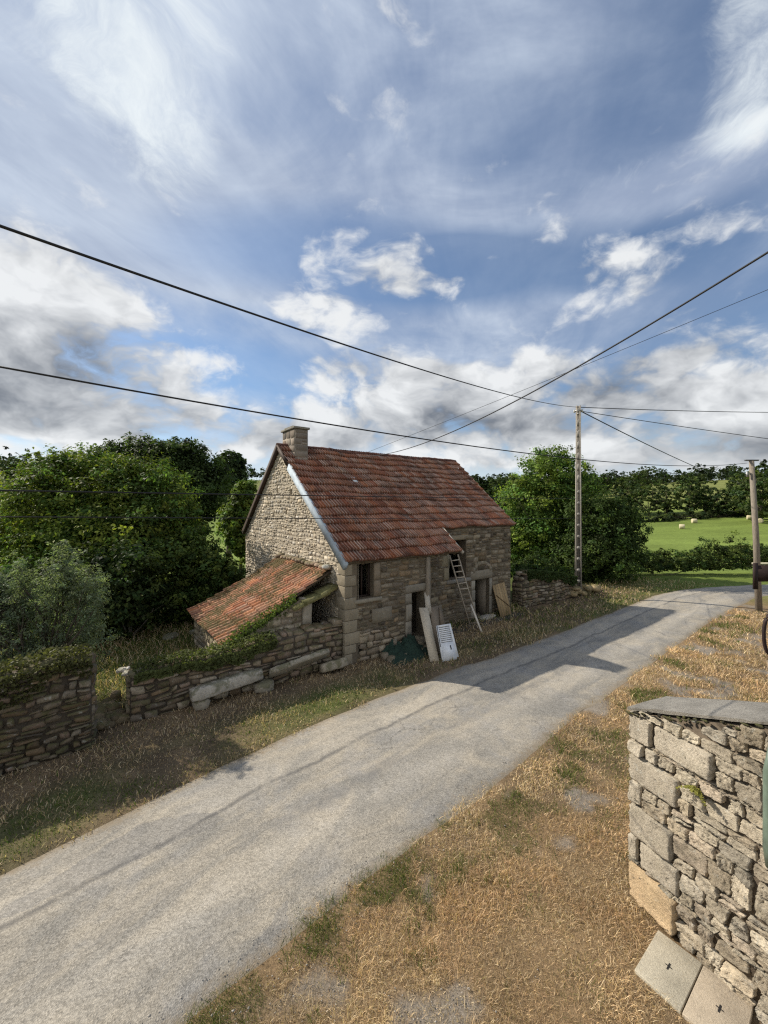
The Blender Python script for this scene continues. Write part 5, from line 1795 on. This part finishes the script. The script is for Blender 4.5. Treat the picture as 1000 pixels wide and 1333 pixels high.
# ------------------------------------------------------------------ grass
def blades(mb, x, y, z, h, w, lean, cols, rnd):
    n = len(x)
    a = rnd.uniform(0, 2 * math.pi, n)
    side = np.stack([np.cos(a), np.sin(a), np.zeros(n)], 1)
    b = rnd.uniform(0, 2 * math.pi, n)
    fw = np.stack([np.cos(b), np.sin(b), np.zeros(n)], 1)
    p0 = np.stack([x, y, z], 1)
    ln = np.clip(lean, 0, 1.4)
    up = np.array((0, 0, 1.0))
    mid = p0 + (fw * (np.sin(ln) * .45)[:, None] + up * (np.cos(ln * .7) * .55)[:, None]) * h[:, None]
    tip = mid + (fw * (np.sin(ln * 1.05) * .55)[:, None] + side * rnd.uniform(-.2, .2, n)[:, None] + up * (np.cos(np.clip(ln * 1.15, 0, 1.7)) * .45)[:, None]) * h[:, None]
    tip[:, 2] = np.maximum(tip[:, 2], z + .004)
    sw = side * (w * .5)[:, None]
    V = np.stack([p0 - sw, p0 + sw, mid + sw * .75, mid - sw * .75, tip], 1).reshape(-1, 3)
    i = np.arange(n) * 5
    mb.add(V, np.stack([i, i + 1, i + 2, i + 3], 1), np.repeat(cols, 5, 0))
    mb.f.append(np.stack([i + 3, i + 2, i + 4], 1) + (mb.n - 5 * n))


def scatter(n, rnd, r0=3.3, r1=34, a0=-1.02, a1=1.02, p=1.0):
    r = r0 * (r1 / r0) ** (rnd.rand(n) ** p)
    az = rnd.uniform(a0, a1, n)
    return r * np.sin(az), r * np.cos(az), r


def wall_clear(x, y):
    """False inside the cottage, walls and the near wall"""
    dx, dy = x - HOUSE[0], y - HOUSE[1]
    t, s = .8 * dx + .6 * dy, -.6 * dx + .8 * dy
    ok = ~((t > -.05) & (t < 3.55) & (s > -.03) & (s < 9.6)) & ~((t >= 3.5) & (t < 10.2) & (s > .95) & (s < 9.6)) & ~((t < 0) & (t > -5.7) & (s > .08) & (s < .7)) & ~((t < 0) & (t > -3.4) & (s > .5) & (s < 5.1))
    ok &= ~((t < -6.4) & (s > -.55) & (s < .15)) & ~((t > 10.5) & (t < 15.1) & (s > .35) & (s < 1.5))
    ex, ey = x - 3.18, y - 5.2
    u, v = .37 * ex - .93 * ey, .93 * ex + .37 * ey
    ok &= ~((u > -.06) & (u < 3.5) & (v > -.05) & (v < .72))
    return ok, t, s


STRAW = np.array((1.09, 1.12, 1.26)) * np.array([(.60, .45, .265), (.48, .335, .18), (.68, .54, .33), (.36, .235, .13), (.54, .375, .21), (.64, .47, .25)])
GREENS = np.array([(.10, .13, .03), (.075, .11, .024), (.14, .15, .04), (.06, .09, .02)])


def in_slabs(x, y):
    a = np.array([ground_point(857, 1210)[:2], ground_point(982, 1306)[:2], ground_point(826, 1262)[:2]])
    o, e1, e2 = a[0], a[1] - a[0], a[2] - a[0]
    A_ = np.linalg.inv(np.stack([e1, e2], 1))
    q = (np.stack([x, y], 1) - o) @ A_.T
    return (q[:, 0] > -.02) & (q[:, 0] < 1.3) & (q[:, 1] > -.05) & (q[:, 1] < 1.02)


rnd = np.random.RandomState(55)
x, y, r = scatter(680000, rnd, 3.3, 26, -.75, 1.0)
d, sd = road_dist(x, y)
ok, t_, s_ = wall_clear(x, y)
n1 = fbm(x * .5, y * .5, 4)
gvn = fbm(x * 1.5 + 31, y * 1.5 + 11, 3)
dens_ = np.clip(1 - np.clip((gvn - .60) * 8, 0, .8), .05, 1) * np.clip((d + .1 + .75 * (fbm(x * 1.8, y * 1.8, 4) - .42)) / .4, 0, 1)
k = ok & (sd < 0) & (d > -.4) & (rnd.rand(len(x)) < dens_) & ~in_slabs(x, y)
x, y, r, d = x[k], y[k], r[k], d[k]
n = len(x)
z = np.zeros(n) - .01
tuft = fbm(x * 2.2, y * 2.2, 3)
h = rnd.uniform(.035, .11, n) * (.6 + .9 * tuft ** 1.5) * np.clip(r / 7, 1, 2.0) * np.where(rnd.rand(n) < .06, 1.7, 1)
lean = np.clip(rnd.normal(1.05, .4, n), .05, 1.4)
gr = np.clip((fbm(x * 1.5 + 9, y * 1.5 + 4, 4) - .56) * 9, 0, 1) * np.clip(1.25 - d / 1.7, .12, 1)
isg = rnd.rand(n) < gr * .9
col = STRAW[rnd.randint(0, 6, n)] * rnd.uniform(.35, 1.5, (n, 1)) * (.62 + .9 * fbm(x * .8 + 7, y * .8, 4))[:, None]
pk = np.clip((fbm(x * 1.1 + 3, y * 1.1 + 60, 4) - .40) * 4, 0, 1)[:, None]
col = col * (1 - pk * np.array((.06, .13, .18))[None])
col[isg] = GREENS[rnd.randint(0, 4, isg.sum())] * rnd.uniform(.8, 1.5, (isg.sum(), 1))
lean[isg] *= .6
w = rnd.uniform(.002, .005, n) * np.clip(r / 4.5, 1, 4.5)
mb = MB()
blades(mb, x, y, z, h, w, lean, col, rnd)
tag(mb.build('dry_grass', M['grass']), 'straw coloured dry grass with green tufts on the near side of the lane', 'grass', kind='stuff')

# far-side verge and garden grass
x, y, r = scatter(210000, rnd, 5.5, 34, -1.05, .95)
d, sd = road_dist(x, y)
ok, t_, s_ = wall_clear(x, y)
k = ok & (sd > 0) & (d > -.4) & (d < 13) & (rnd.rand(len(x)) < np.clip((d + .1 + .7 * (fbm(x * 1.8, y * 1.8, 4) - .42)) / .4, 0, 1))
k &= ~((t_ > -.1) & (s_ > 1.5))
x, y, r, d, t_, s_ = x[k], y[k], r[k], d[k], t_[k], s_[k]
n = len(x)
tuft = fbm(x * 2, y * 2, 3)
garden = s_ > .5
h = rnd.uniform(.04, .11, n) * (.5 + tuft) * np.clip(r / 9, 1, 2.0) * np.where(garden, 2.0, 1)
gr = np.clip(1.1 - np.abs(d - .55) / .8, 0.10, .85) * np.clip((fbm(x * .9 + 2, y * .9 + 8, 3) - .40) * 3.4, 0, 1)
gr = np.where(garden, .5, gr)
gr = np.where(t_ > 8, np.maximum(gr, .45), gr)
isg = rnd.rand(n) < gr
col = STRAW[rnd.randint(0, 6, n)] * rnd.uniform(.45, 1.2, (n, 1)) * .98
col[isg] = GREENS[rnd.randint(0, 4, isg.sum())] * rnd.uniform(.8, 1.55, (isg.sum(), 1))
lean = np.clip(rnd.normal(.8, .4, n), .05, 1.4)
mb = MB()
blades(mb, x, y, np.zeros(n) - .01 + terrain(x, y), h, rnd.uniform(.005, .010, n) * np.clip(r / 5.5, 1, 4.5), lean, col, rnd)
tag(mb.build('verge_grass', M['grass']), 'mixed green and dry grass between the lane and the cottage wall', 'grass', kind='stuff')

# green tufts standing up along the near road edge
x, y, r = scatter(26000, rnd, 3.4, 12, -.7, .8)
d, sd = road_dist(x, y)
ok, t_, s_ = wall_clear(x, y)
cl = fbm(x * 2.6 + 50, y * 2.6 + 20, 2)
k = ok & (sd < 0) & (d > -.08) & (d < 2.2) & (cl > .66 + .03 * d) & ~in_slabs(x, y)
x, y, r = x[k], y[k], r[k]
n = len(x)
mb = MB()
blades(mb, x, y, np.zeros(n), rnd.uniform(.05, .13, n), rnd.uniform(.005, .009, n), np.clip(rnd.normal(.5, .3, n), .05, 1.2), GREENS[rnd.randint(0, 4, n)] * rnd.uniform(.7, 1.4, (n, 1)), rnd)
tag(mb.build('green_tufts', M['grass']), 'small green weeds and grass tufts along the near road edge', 'grass', kind='stuff')

# loose gravel on the verge and the road shoulders
mb = MB()
x, y, r = scatter(9000, rnd, 3.4, 14, -.9, .85)
d, sd = road_dist(x, y)
ok, t_, s_ = wall_clear(x, y)
k = ok & (d > -.5) & ((fbm(x * 1.5 + 31, y * 1.5 + 11, 3) > .60) | (np.abs(d) < .35)) & (d < 4) & (sd < 0)
x, y, r = x[k], y[k], r[k]
n = len(x)
oct_v = np.array([(1, 0, 0), (-1, 0, 0), (0, 1, 0), (0, -1, 0), (0, 0, 1), (0, 0, -1)], float)
oct_f = np.array([(0, 2, 4), (2, 1, 4), (1, 3, 4), (3, 0, 4), (2, 0, 5), (1, 2, 5), (3, 1, 5), (0, 3, 5)])
sz = rnd.uniform(.004, .011, n) * np.where(rnd.rand(n) < .05, 2.2, 1)
V = oct_v[None] * (sz[:, None] * rnd.uniform(.6, 1.2, (n, 3)))[:, None, :]
V[:, :, 2] *= .7
V += np.stack([x, y, np.full(n, .022)], 1)[:, None, :]
F = (oct_f[None] + (np.arange(n) * 6)[:, None, None]).reshape(-1, 3)
mb.add(V.reshape(-1, 3), F, np.repeat(np.array((.36, .33, .29))[None] * rnd.uniform(.5, 1.4, (n, 1)), 6, 0))
tag(mb.build('loose_gravel', M['slab']), 'loose pale gravel scattered on the road shoulder', 'gravel', kind='stuff')

# ------------------------------------------------------------------ middle distance
def bale(label, u, v, d):
    x_, y_ = (u - 500) / 525 * d, d
    z_ = float(terrain(np.array(x_), np.array(y_)))
    m_ = MB()
    a = np.linspace(0, 2 * math.pi, 20, endpoint=False)
    R_, L = .58, .52
    prof_ = [(-L, 0.0), (-L, R_ * .5), (-L, R_ * .93), (-L * .9, R_), (L * .9, R_), (L, R_ * .93), (L, R_ * .5), (L, 0.0)]
    V = []
    for (l, r_) in prof_:
        for t in a:
            V.append((l, r_ * math.cos(t), R_ + r_ * math.sin(t)))
    f = [(i * 20 + k, i * 20 + (k + 1) % 20, (i + 1) * 20 + (k + 1) % 20, (i + 1) * 20 + k) for i in range(len(prof_) - 1) for k in range(20)]
    m_.add(V, f, (1, 1, 1))
    ob = m_.build('hay_bale', M['straw_bale'])
    ob.location = (x_, y_, z_ - .05)
    ob.rotation_euler = (0, 0, .5 + u)
    return tag(ob, label, 'hay bale', 'round hay bales on the mown field')


bale('round hay bale on the mown field, left of the close pair', 888, 697, 96)
bale('round hay bale on the mown field, right of the close pair', 904, 694, 104)
bale('round hay bale by the right hand wood, just left of the wooden pole', 976, 691, 104)
bale('round hay bale partly behind the wooden pole', 990, 694, 98)
bale('pale bale beside the dark hedge left of the mown field', 828, 683, 118)

mb = MB()
w0, w1 = ground_point(979.5, 752), ground_point(1040, 752)
mb.box((w0[0], w0[1] - .02, .92), (w1[0] + 3, w0[1] + .04, 1.04), (1, 1, 1))
mb.box((w0[0] + .1, w0[1] - .02, -.6), (w0[0] + .2, w0[1] + .04, .92), (.6, .6, .6))
tag(mb.build('rail', M['cream']), 'cream coloured rail beyond the road behind the wooden pole', 'rail')

# long hedge at the far field edge
hb = []
for i in range(30):
    x_ = 68 + i * 1.75
    y_ = 110 + .1 * i + 1.2 * math.sin(i)
    hb.append((x_, y_, float(terrain(np.array(x_), np.array(y_))) + .6, 1.6, 1.3, 1.0 + .3 * math.sin(i * 2.3)))
tree('field_hedge', 'low dark hedge along the far edge of the mown field', (90, 111, float(terrain(np.array(90.), np.array(111.)))), hb, 14000, .5, (.035, .05, .02), 215, .06, 'hedge', clump=.5, zmin=-3)

# distant trees: three kinds, copied with their parts
def far_proto(name, label, h, seed, color, shape):
    base = (0, 0, 0)
    rs = np.random.RandomState(seed)
    bl = []
    for (fx, fz, rx, rz_) in shape:
        bl.append((fx * h, rs.uniform(-.1, .1) * h, fz * h, rx * h, rx * h * .9, rz_ * h))
    return tree(name, label, base, bl, 5200, h * .05, color, seed, h * .022, 'tree', None, clump=.1 * h ** .5, per=30, yellow=.25, var=.3, zmin=-.5)


ROUND = [(0, .62, .30, .28), (-.2, .48, .24, .24), (.22, .5, .24, .24), (.04, .82, .18, .16), (-.1, .3, .26, .2), (.15, .28, .24, .2)]
BROAD = [(0, .6, .30, .24), (-.34, .5, .26, .24), (.34, .52, .27, .26), (.1, .78, .24, .18), (-.18, .74, .22, .18), (-.2, .26, .3, .2), (.22, .26, .3, .2)]
TALL = [(0, .8, .15, .18), (.03, .6, .2, .22), (-.06, .42, .2, .22), (.08, .3, .2, .2)]
protos = [far_proto('distant_tree', 'x', 10, 301, (.048, .072, .026), ROUND), far_proto('distant_tree', 'x', 10, 302, (.07, .10, .034), BROAD), far_proto('distant_tree', 'x', 10, 303, (.04, .06, .024), TALL)]
used = [False] * 3
rnd = np.random.RandomState(77)


def place_tree(kind, u, d, h, label, group=None, wide=1.0):
    global used
    o = protos[kind] if not used[kind] else dup(protos[kind])
    used[kind] = True
    x_, y_ = (u - 500) / 525 * d, d
    o.location = (x_, y_, float(terrain(np.array(x_), np.array(y_))) - .2)
    o.rotation_euler = (0, 0, rnd.uniform(0, 6.28))
    o.scale = (h / 10 * wide, h / 10 * wide, h / 10)
    o['label'] = label
    o['category'] = 'tree'
    if group:
        o['group'] = group
    elif 'group' in o:
        del o['group']


FIELD_T = [
    (1, 845, 122, 11.0, 'broad dark tree at the left end of the mown field', 1.0),
    (1, 898, 118, 12.5, 'large round tree beyond the close pair of hay bales', .95),
    (0, 935, 112, 8.0, 'smaller round tree right of the large tree at the field edge', 1.2),
    (1, 962, 112, 12.0, 'big dark tree left of the wooden pole head', 1.0),
    (1, 990, 100, 14.5, 'largest dark tree at the right edge behind the wooden pole', 1.0),
    (1, 1020, 105, 14.0, 'dark tree mostly outside the right edge of the picture', 1.1),
    (0, 868, 125, 8.5, 'small dark tree between the broad tree and the large round tree', 1.1),
    (0, 820, 128, 10.5, 'dark tree left of the broad one at the field end', 1.1),
    (0, 918, 122, 10.0, 'medium tree behind the large round tree', 1.1),
]
for kd, u, d, h, lab, wd in FIELD_T:
    place_tree(kd, u, d, h, lab, None, wd)
for i in range(34):
    u = 610 + i * 12.2 + rnd.uniform(-5, 5)
    d = rnd.uniform(170, 235) if u < 840 else rnd.uniform(330, 390)
    place_tree(int(rnd.randint(0, 3)) if i % 4 else 1, u, d, rnd.uniform(9, 14), 'distant dark green tree in the wooded skyline beyond the fields', 'trees of the wooded skyline', 1.2)
for i in range(10):
    place_tree(1, -30 + i * 36 + rnd.uniform(-8, 8), rnd.uniform(120, 190), rnd.uniform(10, 14), 'dark tree far behind the garden on the left', 'far trees behind the garden', 1.2)
for i in range(8):
    place_tree(0, 580 + i * 12, rnd.uniform(75, 110), rnd.uniform(9, 12), 'dark tree in the row glimpsed past the cottage roof end', 'trees past the cottage roof end', 1.15)

# far-off wood on the ridge, one mass
rnd = np.random.RandomState(88)
blobs = []
for i in range(620):
    az = rnd.uniform(-.86, .86)
    r_ = rnd.uniform(400, 560)
    x_, y_ = r_ * math.sin(az), r_ * math.cos(az)
    h = rnd.uniform(8, 14)
    zt = float(terrain(np.array(x_), np.array(y_)))
    blobs.append((x_, y_, zt + h * .5, h * .5, h * .5, h * .55))
ob = foliage('distant_wood', blobs, 75000, 2.0, (.03, .045, .02), 89, None, clump=1.2, per=20, zmin=-5)
tag(ob, 'continuous dark wood along the far ridge', 'wood', kind='stuff')
